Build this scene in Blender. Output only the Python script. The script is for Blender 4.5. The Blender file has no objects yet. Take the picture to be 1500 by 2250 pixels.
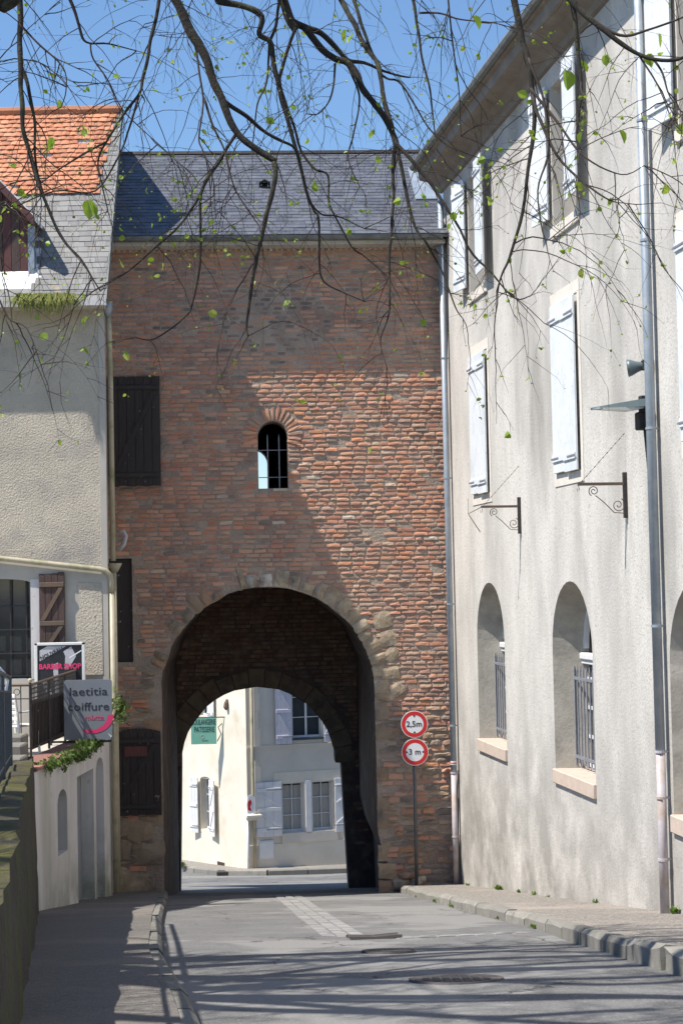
import bpy, bmesh, math, random
from mathutils import Vector, Matrix, noise
from mathutils.geometry import tessellate_polygon
R = random.Random(7)
rad = math.radians
SC = bpy.context.scene
COL = SC.collection

# ------------------------------------------------------------------ camera, sky, sun, exposure
FPX = 3600.0                                   # focal length in pixels of the 1500 x 2250 photograph
PITCH = math.atan((1284 - 1125) / FPX); ROLL = 0.0205
cam_d = bpy.data.cameras.new('camera'); cam = bpy.data.objects.new('camera', cam_d); COL.objects.link(cam)
cam_d.sensor_fit = 'VERTICAL'; cam_d.sensor_height = 36.0; cam_d.lens = 36.0 * FPX / 2250.0
cam_d.clip_end = 2000.0; cam_d.clip_start = 0.1
cam.matrix_world = Matrix.Rotation(math.pi / 2 + PITCH, 4, 'X') @ Matrix.Rotation(-ROLL, 4, 'Z')
SC.camera = cam
SUN_EL = rad(58.0); SUN_AZ = rad(8.4 + 13.0)    # azimuth measured from -X towards -Y
to_sun = Vector((-math.cos(SUN_AZ) * math.cos(SUN_EL), -math.sin(SUN_AZ) * math.cos(SUN_EL), math.sin(SUN_EL)))
world = bpy.data.worlds.new('World'); SC.world = world; world.use_nodes = True
wn = world.node_tree; bg = wn.nodes['Background']
sky = wn.nodes.new('ShaderNodeTexSky'); sky.sky_type = 'NISHITA'; sky.sun_disc = False
sky.sun_elevation = SUN_EL; sky.sun_rotation = math.atan2(to_sun.x, to_sun.y)
sky.air_density = 1.25; sky.dust_density = 0.1; sky.ozone_density = 8.0; sky.altitude = 200
wn.links.new(sky.outputs[0], bg.inputs[0]); bg.inputs[1].default_value = 0.108
sun_d = bpy.data.lights.new('sun', 'SUN'); sun_d.energy = 4.8; sun_d.angle = rad(0.53); sun_d.color = (1.0, 0.95, 0.87)
sun = bpy.data.objects.new('sun', sun_d); COL.objects.link(sun)
sun.rotation_euler = to_sun.to_track_quat('Z', 'Y').to_euler(); sun.location = to_sun * 60
vs = SC.view_settings; vs.view_transform = 'Standard'; vs.look = 'None'; vs.gamma = 1.0
vs.use_curve_mapping = False; vs.exposure = 0.62
SC.render.engine = 'CYCLES'
SC.cycles.max_bounces = 6; SC.cycles.diffuse_bounces = 4

# ------------------------------------------------------------------ materials
MATS = {}
def mat(name, c1, c2=None, scale=4.0, rough=0.85, bump=0.0, bscale=None, metal=0.0, detail=6.0, dist=0.01,
        c3=None, s3=0.6, t3=(0.5, 0.7), attr=False, stretch=None, c4=None, s4=30.0, t4=(0.6, 0.75), spec=None, transl=0.0, ramp=(0.35, 0.68), zs=None, crack=None):
    m = bpy.data.materials.new(name); m.use_nodes = True; MATS[name] = m
    nt = m.node_tree; N = nt.nodes; L = nt.links; b = N['Principled BSDF']
    b.inputs['Roughness'].default_value = rough; b.inputs['Metallic'].default_value = metal
    if spec is not None: b.inputs['Specular IOR Level'].default_value = spec
    geo = N.new('ShaderNodeNewGeometry'); vec = geo.outputs['Position']
    if stretch:
        mp = N.new('ShaderNodeMapping'); mp.inputs['Scale'].default_value = stretch; L.new(vec, mp.inputs[0]); svec = mp.outputs[0]
    else: svec = vec
    def nz(s, d=detail, v=None):
        n = N.new('ShaderNodeTexNoise'); n.inputs['Scale'].default_value = s; n.inputs['Detail'].default_value = d
        n.inputs['Roughness'].default_value = 0.62; L.new(v if v is not None else vec, n.inputs['Vector']); return n
    def rampn(src, a, z):
        r = N.new('ShaderNodeMapRange'); r.inputs[1].default_value = a; r.inputs[2].default_value = z; L.new(src, r.inputs[0]); return r.outputs[0]
    def mix(f, a, bb):
        x = N.new('ShaderNodeMix'); x.data_type = 'RGBA'
        L.new(f, x.inputs[0])
        for k, v in ((6, a), (7, bb)):
            if isinstance(v, tuple): x.inputs[k].default_value = (*v, 1)
            else: L.new(v, x.inputs[k])
        return x.outputs[2]
    if attr:
        a = N.new('ShaderNodeAttribute'); a.attribute_name = 'Col'; cur = a.outputs['Color']
        if c2: cur = mix(rampn(nz(scale, v=svec).outputs[0], ramp[0], ramp[1]), cur, c2)
    else:
        cur = mix(rampn(nz(scale, v=svec).outputs[0], ramp[0], ramp[1]), c1, c2 or tuple(x * 0.8 for x in c1))
    if c3: cur = mix(rampn(nz(s3, 4, svec).outputs[0], *t3), cur, c3)
    if c4: cur = mix(rampn(nz(s4, 3).outputs[0], *t4), cur, c4)
    if zs:                                       # damp and dirt creeping up from the foot of a wall, ragged edge
        sp = N.new('ShaderNodeSeparateXYZ'); L.new(vec, sp.inputs[0])
        up_ = rampn(sp.outputs[2], zs[1], zs[0]); n5 = nz(zs[3], 5)
        mu = N.new('ShaderNodeMath'); mu.operation = 'MULTIPLY'; L.new(up_, mu.inputs[0]); L.new(rampn(n5.outputs[0], .36, .60), mu.inputs[1])
        cur = mix(mu.outputs[0], cur, zs[2])
    if crack:                                    # wandering cracks in old asphalt
        va = N.new('ShaderNodeVectorMath'); va.operation = 'MULTIPLY_ADD'; L.new(nz(1.6, 4).outputs['Color'], va.inputs[0]); va.inputs[1].default_value = (.9, .9, 0); L.new(vec, va.inputs[2])
        vo = N.new('ShaderNodeTexVoronoi'); vo.feature = 'DISTANCE_TO_EDGE'; vo.inputs['Scale'].default_value = crack; L.new(va.outputs[0], vo.inputs['Vector'])
        mu = N.new('ShaderNodeMath'); mu.operation = 'MULTIPLY'; L.new(rampn(vo.outputs['Distance'], .011, .003), mu.inputs[0]); L.new(rampn(nz(.5, 2).outputs[0], .46, .54), mu.inputs[1])
        cur = mix(mu.outputs[0], cur, (0.045, 0.043, 0.04))
    L.new(cur, b.inputs['Base Color'])
    if bump:
        bn = N.new('ShaderNodeBump'); bn.inputs['Strength'].default_value = bump; bn.inputs['Distance'].default_value = dist
        L.new(nz(bscale or scale * 6, 5).outputs[0], bn.inputs['Height']); L.new(bn.outputs[0], b.inputs['Normal'])
    if transl:
        tr = N.new('ShaderNodeBsdfTranslucent'); L.new(cur, tr.inputs[0])
        ms = N.new('ShaderNodeMixShader'); ms.inputs[0].default_value = transl
        L.new(b.outputs[0], ms.inputs[1]); L.new(tr.outputs[0], ms.inputs[2]); L.new(ms.outputs[0], N['Material Output'].inputs[0])
    return m
mat('brick', None, (0.38, 0.29, 0.22), attr=True, scale=7, ramp=(0.42, 0.86), bump=0.6, bscale=60, dist=0.006, c4=(0.17, 0.13, 0.115), s4=3.2, t4=(0.55, 0.8))
mat('mortar', (0.43, 0.345, 0.275), (0.29, 0.235, 0.19), scale=3, bump=1.0, bscale=24, dist=0.045, c3=(0.26, 0.17, 0.13), s3=1.1)
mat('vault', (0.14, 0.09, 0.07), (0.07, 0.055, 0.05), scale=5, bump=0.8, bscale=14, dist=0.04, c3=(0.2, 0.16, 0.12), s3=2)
mat('stone', None, (0.26, 0.19, 0.125), attr=True, scale=5, bump=0.7, bscale=26, dist=0.015, c4=(0.12, 0.1, 0.085), s4=2.2, t4=(0.5, 0.75))
mat('slate', None, (0.19, 0.2, 0.23), attr=True, scale=9, rough=0.55, bump=0.25, bscale=50, dist=0.004, ramp=(0.5, 0.9), c4=(0.33, 0.31, 0.26), s4=22, t4=(0.68, 0.74))
mat('slate_lichen', None, (0.24, 0.235, 0.23), attr=True, scale=6, rough=0.6, bump=0.25, bscale=50, dist=0.004, ramp=(0.45, 0.85), c3=(0.36, 0.25, 0.09), s3=3.0, t3=(0.62, 0.74), c4=(0.4, 0.39, 0.35), s4=16, t4=(0.66, 0.72))
mat('tile', None, (0.3, 0.15, 0.08), attr=True, scale=6, bump=0.3, bscale=40, ramp=(0.5, 0.85), c4=(0.2, 0.15, 0.09), s4=5, t4=(0.58, 0.7))
mat('plaster', (0.62, 0.59, 0.545), (0.45, 0.428, 0.395), scale=1.0, bump=0.7, bscale=28, dist=0.012, stretch=(1, 1, 0.38), ramp=(0.38, 0.64),
    c3=(0.335, 0.318, 0.29), s3=0.6, t3=(0.5, 0.68), c4=(0.40, 0.375, 0.34), s4=24, t4=(0.54, 0.7), zs=(-4.6, -1.2, (0.27, 0.255, 0.23), 1.3))
mat('reveal_plaster', (0.42, 0.39, 0.33), (0.27, 0.25, 0.215), scale=2.2, bump=0.6, bscale=20, dist=0.01, c3=(0.5, 0.46, 0.4), s3=1.6)
mat('roughcast', (0.62, 0.55, 0.44), (0.53, 0.47, 0.38), scale=1.4, bump=1.0, bscale=30, dist=0.05, detail=3, c3=(0.36, 0.33, 0.30), s3=0.8, t3=(0.5, 0.7), c4=(0.27, 0.255, 0.235), s4=9, t4=(0.66, 0.76))
mat('smooth_render', (0.50, 0.46, 0.40), (0.42, 0.39, 0.34), scale=2, bump=0.4, bscale=60, dist=0.004, c3=(0.36, 0.33, 0.28), s3=0.9)
mat('white_wall', (0.66, 0.63, 0.62), (0.55, 0.52, 0.51), scale=2.4, bump=0.5, bscale=60, dist=0.006, stretch=(1, 1, 0.2), c3=(0.40, 0.39, 0.33), s3=0.9, t3=(0.5, 0.72), c4=(.42, .41, .38), s4=7, t4=(.62, .74), zs=(-5.0, -3.7, (0.26, 0.27, 0.19), 2.2))
mat('cream_wall', (0.72, 0.67, 0.57), (0.62, 0.57, 0.47), scale=1.4, bump=0.3, bscale=50, dist=0.006, c3=(0.55, 0.47, 0.36), s3=0.8, t3=(0.56, 0.75))
mat('grey_wall', (0.64, 0.585, 0.51), (0.56, 0.515, 0.45), scale=1.6, bump=0.4, bscale=70, dist=0.005, c3=(0.66, 0.6, 0.5), s3=0.5)
mat('eave', (0.2, 0.17, 0.14), (0.27, 0.235, 0.2), scale=2.5, rough=0.9, bump=0.3, bscale=30, c3=(0.2, 0.16, 0.13), s3=1.5)
mat('pave_shaded', (0.17, 0.155, 0.14), (0.11, 0.102, 0.095), scale=22, rough=0.95, bump=0.9, bscale=60, dist=0.012, c3=(0.2, 0.175, 0.15), s3=0.8, c4=(0.33, 0.3, 0.27), s4=55, t4=(0.6, 0.7))  # left pavement gravel, its deep shade put into a darker colour
mat('reed', (0.10, 0.075, 0.05), (0.06, 0.045, 0.032), scale=30, rough=0.9, stretch=(4, 4, 0.2))
mat('zinc', (0.33, 0.38, 0.43), (0.27, 0.31, 0.36), scale=3, rough=0.5, metal=0.35, c3=(0.42, 0.45, 0.48), s3=4)
mat('zinc_dark', (0.12, 0.13, 0.13), (0.2, 0.21, 0.2), scale=5, rough=0.6, metal=0.2)
mat('pipe_pale', (0.50, 0.47, 0.50), (0.42, 0.37, 0.37), scale=4, rough=0.6, c3=(0.38, 0.29, 0.23), s3=2.5)
mat('pipe_beige', (0.46, 0.40, 0.29), (0.36, 0.33, 0.22), scale=4, rough=0.55, c3=(0.2, 0.21, 0.1), s3=2.0, t3=(0.52, 0.72))
mat('shutter_white', (0.71, 0.74, 0.765), (0.65, 0.68, 0.71), scale=5, rough=0.55, c4=(0.47, 0.48, 0.48), s4=16, t4=(0.6, 0.74), c3=(.58, .62, .66), s3=2.2)
mat('white_paint', (0.72, 0.72, 0.72), (0.62, 0.62, 0.63), scale=6, rough=0.5)
mat('lilac_paint', (0.60, 0.59, 0.66), (0.52, 0.51, 0.58), scale=6, rough=0.55, c4=(0.42, 0.38, 0.38), s4=14, t4=(0.64, 0.72))
mat('surround', (0.70, 0.65, 0.58), (0.62, 0.57, 0.5), scale=5, rough=0.8, bump=0.2)
mat('sill_stone', (0.56, 0.45, 0.37), (0.48, 0.39, 0.325), scale=6, rough=0.85, bump=0.3, bscale=50, c3=(0.44, 0.37, 0.31), s3=2)
mat('dark_wood', (0.022, 0.016, 0.015), (0.04, 0.03, 0.028), scale=8, rough=0.7, stretch=(6, 6, 0.6), bump=0.3, bscale=40, c4=(0.30, 0.26, 0.26), s4=9, t4=(0.69, 0.73))
mat('brown_wood', (0.06, 0.035, 0.03), (0.1, 0.06, 0.05), scale=8, rough=0.7, stretch=(6, 6, 0.6), bump=0.3, bscale=40)
mat('red_wood', (0.13, 0.045, 0.04), (0.09, 0.03, 0.03), scale=8, rough=0.7, stretch=(5, 5, 0.6), bump=0.2)
mat('iron', (0.03, 0.03, 0.033), (0.06, 0.05, 0.045), scale=12, rough=0.55, metal=0.3)
mat('iron_rust', (0.11, 0.085, 0.07), (0.16, 0.1, 0.06), scale=10, rough=0.75)
mat('grille_grey', (0.26, 0.27, 0.31), (0.2, 0.21, 0.24), scale=8, rough=0.55, metal=0.2)
mat('blue_iron', (0.035, 0.05, 0.075), (0.06, 0.08, 0.1), scale=8, rough=0.45, metal=0.2)
mat('glass', (0.03, 0.035, 0.04), (0.05, 0.055, 0.06), scale=2, rough=0.06, spec=0.8)
mat('curtain', (0.42, 0.42, 0.40), (0.33, 0.33, 0.32), scale=5, stretch=(14, 14, 0.3), rough=0.9)
mat('interior', (0.012, 0.011, 0.01), (0.02, 0.018, 0.016), rough=1.0)
mat('asphalt', (0.16, 0.157, 0.154), (0.115, 0.113, 0.111), scale=1.3, rough=0.9, bump=0.8, bscale=70, dist=0.012, ramp=(.38, .62), c3=(0.205, 0.2, 0.192), s3=0.3, t3=(0.5, 0.535), crack=.55, c4=(0.27, 0.265, 0.26), s4=48, t4=(0.57, 0.66))
mat('gravel_pave', (0.27, 0.245, 0.215), (0.15, 0.137, 0.124), scale=16, rough=0.95, bump=1.0, bscale=38, dist=0.025, c3=(0.33, 0.28, 0.24), s3=0.8, c4=(0.45, 0.41, 0.36), s4=34, t4=(0.55, 0.64))
mat('kerb', None, (0.2, 0.19, 0.165), attr=True, scale=5, rough=0.9, bump=0.6, bscale=40, dist=0.01, c4=(0.15, 0.145, 0.115), s4=3, t4=(0.58, 0.74))
mat('sett', None, (0.26, 0.255, 0.245), attr=True, scale=8, rough=0.85, bump=0.4, bscale=60, dist=0.005)
mat('rust_iron', (0.12, 0.105, 0.1), (0.095, 0.086, 0.083), scale=20, rough=0.7, metal=0.4, bump=0.3, bscale=60)
mat('moss_stone', (0.065, 0.055, 0.045), (0.035, 0.03, 0.026), scale=2.5, rough=0.95, bump=1.0, bscale=16, dist=0.03, c3=(0.06, 0.068, 0.015), s3=1.3, t3=(0.45, 0.65))
mat('shaded_moss', (0.095, 0.085, 0.014), (0.04, 0.042, 0.012), scale=5, rough=1.0, bump=1.0, bscale=40, dist=0.02, c3=(0.055, 0.045, 0.033), s3=1.8, t3=(.42, .6))  # real moss, colours darkened to stand in for shade on the wall top
mat('step_stone', None, (0.17, 0.155, 0.135), attr=True, scale=5, rough=0.9, bump=0.5, bscale=40, c4=(0.14, 0.15, 0.04), s4=3, t4=(0.56, 0.7))
mat('coping', None, (0.2, 0.11, 0.085), attr=True, scale=6, rough=0.85, bump=0.3)
mat('board_grey', (0.21, 0.225, 0.245), (0.19, 0.205, 0.225), scale=2, rough=0.45)
mat('door_grey', (0.24, 0.25, 0.27), (0.21, 0.22, 0.24), scale=2, rough=0.6)
mat('ink', (0.02, 0.022, 0.028), (0.025, 0.025, 0.03), rough=0.6)
mat('pink', (0.72, 0.045, 0.16), (0.66, 0.04, 0.14), rough=0.5)
mat('poster_black', (0.018, 0.018, 0.022), (0.03, 0.03, 0.035), rough=0.35)
mat('poster_grey', (0.5, 0.5, 0.53), (0.4, 0.4, 0.43), rough=0.4)
mat('plastic_white', (0.76, 0.76, 0.74), (0.7, 0.7, 0.68), rough=0.4)
mat('sign_red', (0.60, 0.02, 0.02), (0.55, 0.02, 0.02), rough=0.4)
mat('sign_white', (0.78, 0.78, 0.78), (0.74, 0.74, 0.74), rough=0.4)
mat('pole_grey', (0.10, 0.105, 0.115), (0.14, 0.145, 0.15), scale=6, rough=0.55, metal=0.3)
mat('sign_green', (0.16, 0.42, 0.32), (0.2, 0.45, 0.36), scale=4, rough=0.5)
mat('lamp_body', (0.13, 0.17, 0.18), (0.1, 0.13, 0.14), rough=0.45, metal=0.3)
mat('lamp_lens', (0.5, 0.5, 0.48), (0.45, 0.45, 0.43), rough=0.3)
mat('bark', (0.014, 0.0115, 0.0095), (0.032, 0.026, 0.02), scale=14, rough=0.95, bump=0.8, bscale=50, dist=0.01, c3=(0.075, 0.08, 0.035), s3=5, t3=(0.55, 0.75))
mat('twig', (0.025, 0.018, 0.015), (0.055, 0.038, 0.03), scale=10, rough=0.85)
mat('leaf', None, (0.22, 0.34, 0.03), attr=True, scale=12, rough=0.5, transl=0.45)
mat('plant', None, (0.07, 0.12, 0.02), attr=True, scale=12, rough=0.7, transl=0.3)
mat('grass', None, (0.2, 0.24, 0.04), attr=True, scale=10, rough=0.8, transl=0.3)
mat('terracotta_ridge', (0.5, 0.2, 0.1), (0.36, 0.16, 0.09), scale=5, rough=0.85, bump=0.3)

# ------------------------------------------------------------------ geometry helpers
BASE = {}
class MB:
    def __init__(s): s.v = []; s.f = []; s.c = []; s.col = None
    def add(s, vs_, fs_, col=None):
        o = len(s.v); s.v += [tuple(p) for p in vs_]; s.f += [tuple(i + o for i in f) for f in fs_]
        s.c += [col or s.col or (1, 1, 1)] * len(vs_)
        return s
    def box(s, x0, x1, y0, y1, z0, z1, j=0.0, col=None):
        q = lambda: R.uniform(-j, j) if j else 0
        P = [(x + q(), y + q(), z + q()) for x in (x0, x1) for y in (y0, y1) for z in (z0, z1)]
        return s.add(P, [(0, 1, 3, 2), (4, 6, 7, 5), (0, 4, 5, 1), (2, 3, 7, 6), (0, 2, 6, 4), (1, 5, 7, 3)], col)
    def bbox(s, x0, x1, y0, y1, z0, z1, b=0.01, col=None):      # box with chamfered edges
        bm = bmesh.new(); bmesh.ops.create_cube(bm, size=1)
        for v in bm.verts: v.co = Vector((x0 + (v.co.x + .5) * (x1 - x0), y0 + (v.co.y + .5) * (y1 - y0), z0 + (v.co.z + .5) * (z1 - z0)))
        bmesh.ops.bevel(bm, geom=bm.edges[:], offset=b, segments=1, affect='EDGES')
        return s.bm(bm, col)
    def bm(s, bm, col=None):
        bm.verts.ensure_lookup_table()
        for i, v in enumerate(bm.verts): v.index = i
        s.add([v.co[:] for v in bm.verts], [tuple(v.index for v in f.verts) for f in bm.faces], col); bm.free(); return s
    def tube(s, pts, rr, n=8, col=None, cap=True):
        pts = [Vector(p) for p in pts]; m = len(pts)
        if not hasattr(rr, '__len__'): rr = [rr] * m
        vs_ = []; up = None
        for i, p in enumerate(pts):
            d = (pts[min(i + 1, m - 1)] - pts[max(i - 1, 0)])
            if d.length < 1e-9: d = Vector((0, 0, 1))
            d.normalize()
            if up is None: up = d.orthogonal().normalized()
            up = (up - d * up.dot(d)); up = up.normalized() if up.length > 1e-6 else d.orthogonal().normalized()
            sd = d.cross(up)
            for k in range(n):
                a = 2 * math.pi * k / n; vs_.append(p + (up * math.cos(a) + sd * math.sin(a)) * rr[i])
        fs_ = []
        for i in range(m - 1):
            for k in range(n):
                k2 = (k + 1) % n; fs_.append((i * n + k, i * n + k2, (i + 1) * n + k2, (i + 1) * n + k))
        if cap: fs_ += [tuple(range(n - 1, -1, -1)), tuple((m - 1) * n + k for k in range(n))]
        return s.add(vs_, fs_, col)
    def prism(s, poly, y0, y1, holes=(), col=None):             # polygon in x,z extruded along y
        loops = [list(poly)] + [list(h) for h in holes]
        allp = [p for l in loops for p in l]
        tris = tessellate_polygon([[Vector((p[0], p[1], 0)) for p in l] for l in loops])
        n = len(allp)
        vs_ = [(p[0], y0, p[1]) for p in allp] + [(p[0], y1, p[1]) for p in allp]
        fs_ = [tuple(t) for t in tris] + [tuple(i + n for i in reversed(t)) for t in tris]
        o = 0
        for l in loops:
            k = len(l)
            for i in range(k): a, b = o + i, o + (i + 1) % k; fs_.append((a, b, b + n, a + n))
            o += k
        return s.add(vs_, fs_, col)
    def sheet(s, poly, y, holes=(), col=None):                  # flat polygon with holes in the plane y
        loops = [list(poly)] + [list(h) for h in holes]
        allp = [p for l in loops for p in l]
        tris = tessellate_polygon([[Vector((p[0], p[1], 0)) for p in l] for l in loops])
        return s.add([(p[0], y, p[1]) for p in allp], [tuple(t) for t in tris], col)
    def strip(s, loop, y0, y1, closed=True, col=None):          # reveal of an opening
        n = len(loop); vs_ = [(p[0], y0, p[1]) for p in loop] + [(p[0], y1, p[1]) for p in loop]
        return s.add(vs_, [(i, (i + 1) % n, (i + 1) % n + n, i + n) for i in range(n if closed else n - 1)], col)
    def xf(s, M): s.v = [tuple(M @ Vector(p)) for p in s.v]; return s
    def mesh(s, name, mt, smooth=False):
        me = bpy.data.meshes.new(name); me.from_pydata(s.v, [], s.f)
        at = me.attributes.new('Col', 'FLOAT_COLOR', 'POINT')
        at.data.foreach_set('color', [x for c in s.c for x in (c[0], c[1], c[2], 1.0)])
        me.materials.append(MATS[mt])
        bm = bmesh.new(); bm.from_mesh(me); bmesh.ops.recalc_face_normals(bm, faces=bm.faces[:]); bm.to_mesh(me); bm.free()
        if smooth: me.polygons.foreach_set('use_smooth', [True] * len(me.polygons))
        me.update(); return me
    def islands(s):
        par = list(range(len(s.v)))
        def find(a):
            while par[a] != a: par[a] = par[par[a]]; a = par[a]
            return a
        for f in s.f:
            for b in f[1:]: par[find(f[0])] = find(b)
        g = {}
        for i in range(len(s.v)): g.setdefault(find(i), []).append(i)
        out = []
        for ids in g.values():
            mp = {k: n for n, k in enumerate(ids)}; m = MB(); m.v = [s.v[k] for k in ids]; m.c = [s.c[k] for k in ids]
            m.f = [tuple(mp[k] for k in f) for f in s.f if f[0] in mp]; out.append(m)
        return out
    def each(s, name, mt, parent=None, smooth=False):           # every loose piece its own object
        r_ = [m.build(name, mt, parent, smooth) for m in s.islands()]; return r_[0]
    def build(s, name, mt, parent=None, smooth=False, kind=None, label=None):
        b = BASE.get(parent, Vector((0, 0, 0)))
        if b.length: s.v = [(p[0] - b.x, p[1] - b.y, p[2] - b.z) for p in s.v]
        o = bpy.data.objects.new(name, s.mesh(name, mt, smooth)); COL.objects.link(o)
        if parent: o.parent = parent; BASE[o] = b
        if kind: o['kind'] = kind
        if label: o['label'] = label
        return o
def frame(origin, deg): return Matrix.Translation(origin) @ Matrix.Rotation(rad(deg), 4, 'Z')
ID = Matrix.Identity(4)
def thing(name, label, cat, fr=ID, base=(0, 0, 0), group=None):
    o = bpy.data.objects.new(name, None); COL.objects.link(o); o.empty_display_size = 0.2
    o.matrix_world = fr @ Matrix.Translation(base); BASE[o] = Vector(base)
    o['label'] = label; o['category'] = cat
    if group: o['group'] = group
    return o
def tag(o, label, cat, group=None):
    o['label'] = label; o['category'] = cat
    if group: o['group'] = group
    return o
def structure(o): o['kind'] = 'structure'; return o
def place(me, name, parent, M):                                 # one more object on shared mesh data; M in the thing's frame
    o = bpy.data.objects.new(name, me); COL.objects.link(o); o.parent = parent
    b = BASE.get(parent, Vector((0, 0, 0))); o.matrix_local = Matrix.Translation(-b) @ M; BASE[o] = b
    return o
def pieces(name, stuffname, items, variants, mt, parent, limit=300):
    """items: (matrix, variant, priority). The `limit` of highest priority become objects, the rest one stuff mesh."""
    meshes = [v.mesh(name, mt) for v in variants]
    items = sorted(items, key=lambda t: -t[2])
    for M, k, _ in items[:limit]: place(meshes[k], name, parent, M)
    rest = items[limit:]
    if rest:
        mb = MB()
        for M, k, _ in rest:
            v = variants[k]; mb.add([M @ Vector(p) for p in v.v], v.f); mb.c[-len(v.v):] = v.c
        mb.build(stuffname, mt, parent, kind='stuff')
def arch(cx, half, bottom, spring, n=16, rise=None, jit=0.0):
    rise = half if rise is None else rise
    pts = [(cx - half, bottom), ] + [(cx - half * math.cos(math.pi * i / n) + R.uniform(-jit, jit), spring + rise * math.sin(math.pi * i / n) + R.uniform(-jit, jit)) for i in range(n + 1)] + [(cx + half, bottom)]
    return pts
def rect(x0, x1, z0, z1): return [(x0, z0), (x0, z1), (x1, z1), (x1, z0)]
def rough_block(nx=3, nz=2, j=0.12, edge=0.4, cols=None, tilt=0.0):
    """unit block, front at y=-1, chamfered and uneven; x,z in -.5..+.5"""
    mb = MB(); c = R.choice(cols); k = R.uniform(0.92, 1.26); c = tuple(min(1, x * k) for x in c)
    vs_ = []
    for i in range(nx + 1):
        for l in range(nz + 1):
            bord = i in (0, nx) or l in (0, nz)
            cor = i in (0, nx) and l in (0, nz)
            x = -.5 + i / nx; z = -.5 + l / nz
            sh = 0.94 if bord else 1
            vs_.append((x * sh + R.uniform(-j, j) * .25, -(1 - (edge * R.uniform(.6, 1.4) * (1.25 if l == nz else .6 if l == 0 else 1) if bord else 0) - (edge * .5 if cor else 0) - tilt * (z + .5)) + R.uniform(-j, j), z * sh + R.uniform(-j, j) * .8 * (.5 if bord else 1)))
    W_ = nz + 1
    fs_ = [(i * W_ + l, (i + 1) * W_ + l, (i + 1) * W_ + l + 1, i * W_ + l + 1) for i in range(nx) for l in range(nz)]
    ring = [i * W_ for i in range(nx + 1)] + [nx * W_ + l for l in range(1, nz + 1)] + [i * W_ + nz for i in range(nx - 1, -1, -1)] + [l for l in range(nz - 1, 0, -1)]
    o = len(vs_)
    for r_ in ring: p = vs_[r_]; vs_.append((max(-.52, min(.52, p[0] * 1.04)), 0.6, max(-.54, min(.54, p[2] * 1.04))))
    n = len(ring)
    fs_ += [(ring[i], ring[(i + 1) % n], o + (i + 1) % n, o + i) for i in range(n)]
    return mb.add(vs_, fs_, c)
def S3(x, y, z): return Matrix.Diagonal((x, y, z, 1))
def T3(x, y, z): return Matrix.Translation((x, y, z))
def lerp(tab, y):
    if y <= tab[0][0]: return tab[0][1]
    for (a, b), (c, d) in zip(tab, tab[1:]):
        if y <= c: return b + (d - b) * (y - a) / (c - a)
    return tab[-1][1]
def text(body, size, M, mt, parent, ext=0.002, shear=0.0, width=None, bold=0.0):
    """lettering as a mesh part; M places the text plane (x right, y up) in the thing's frame"""
    cu = bpy.data.curves.new('lettering', 'FONT'); cu.body = body; cu.size = size; cu.extrude = ext; cu.align_x = 'CENTER'; cu.align_y = 'CENTER'
    cu.shear = shear; cu.offset = bold; cu.resolution_u = 3
    to = bpy.data.objects.new('lettering', cu); COL.objects.link(to)
    dg = bpy.context.evaluated_depsgraph_get(); me = bpy.data.meshes.new_from_object(to.evaluated_get(dg))
    COL.objects.unlink(to); bpy.data.objects.remove(to)
    me.name = 'lettering'; me.materials.clear(); me.materials.append(MATS[mt])
    if width:
        xs = [v.co.x for v in me.vertices]; w = max(xs) - min(xs)
        for v in me.vertices: v.co.x *= width / w
    return place(me, 'lettering', parent, M)
UP = Matrix.Rotation(math.pi / 2, 4, 'X')      # text/plane x,y -> x,z (facing -y)

# ------------------------------------------------------------------ levels measured from the photograph (eye at z = 0)
ZR = [(-40, -0.2), (-5, -1.25), (0, -1.65), (5, -2.05), (10, -2.62), (14, -3.2), (18.7, -3.92), (24, -4.72), (30, -5.6), (36, -6.6), (46, -8.02), (60, -8.9), (90, -9.6), (700, -9.8)]
def smooth_tab(tab, y, h=1.2): return (lerp(tab, y - h) + lerp(tab, y) * 2 + lerp(tab, y + h)) / 4
def zr(y): return smooth_tab(ZR, y)
KL = [(-10, 0.3), (0, -0.1), (5, -0.35), (9.5, -0.85), (14.3, -1.63), (22, -2.5), (29.3, -3.2), (31, -3.4)]
KR = [(-10, 4.2), (0, 3.6), (8, 2.9), (11.8, 2.5), (13.8, 2.3), (18, 2.08), (24, 1.5), (30, 0.87)]
WLT = [(-10, -1.25), (0, -1.3), (5, -1.35), (7.5, -1.52), (22.4, -4.2)]
def kl(y): return smooth_tab(KL, y)
def kr(y): return smooth_tab(KR, y, .6)
def wl(y): return lerp(WLT, y)
PAV = 0.13
FG = frame((0, 30, 0), 3.0); FW = frame((2.0, 30.1, 0), math.degrees(math.atan2(-0.98921, 0.14646))); FH = Matrix.Translation((-4.15 * .958, 28.95 * .958, 0)) @ Matrix.Diagonal((.958, .958, .958, 1))
F1 = frame((-2.77, 46, 0), -55); F2 = frame((-2.77, 46, 0), 18)
FT = frame((-4.27, 22.5, 0), 86.83)            # terrace wall seen from the road: x away from the camera, y into the terrace
def w_x(y): return 2.0 + (30.1 - y) * 0.14806  # right building wall line
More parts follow.
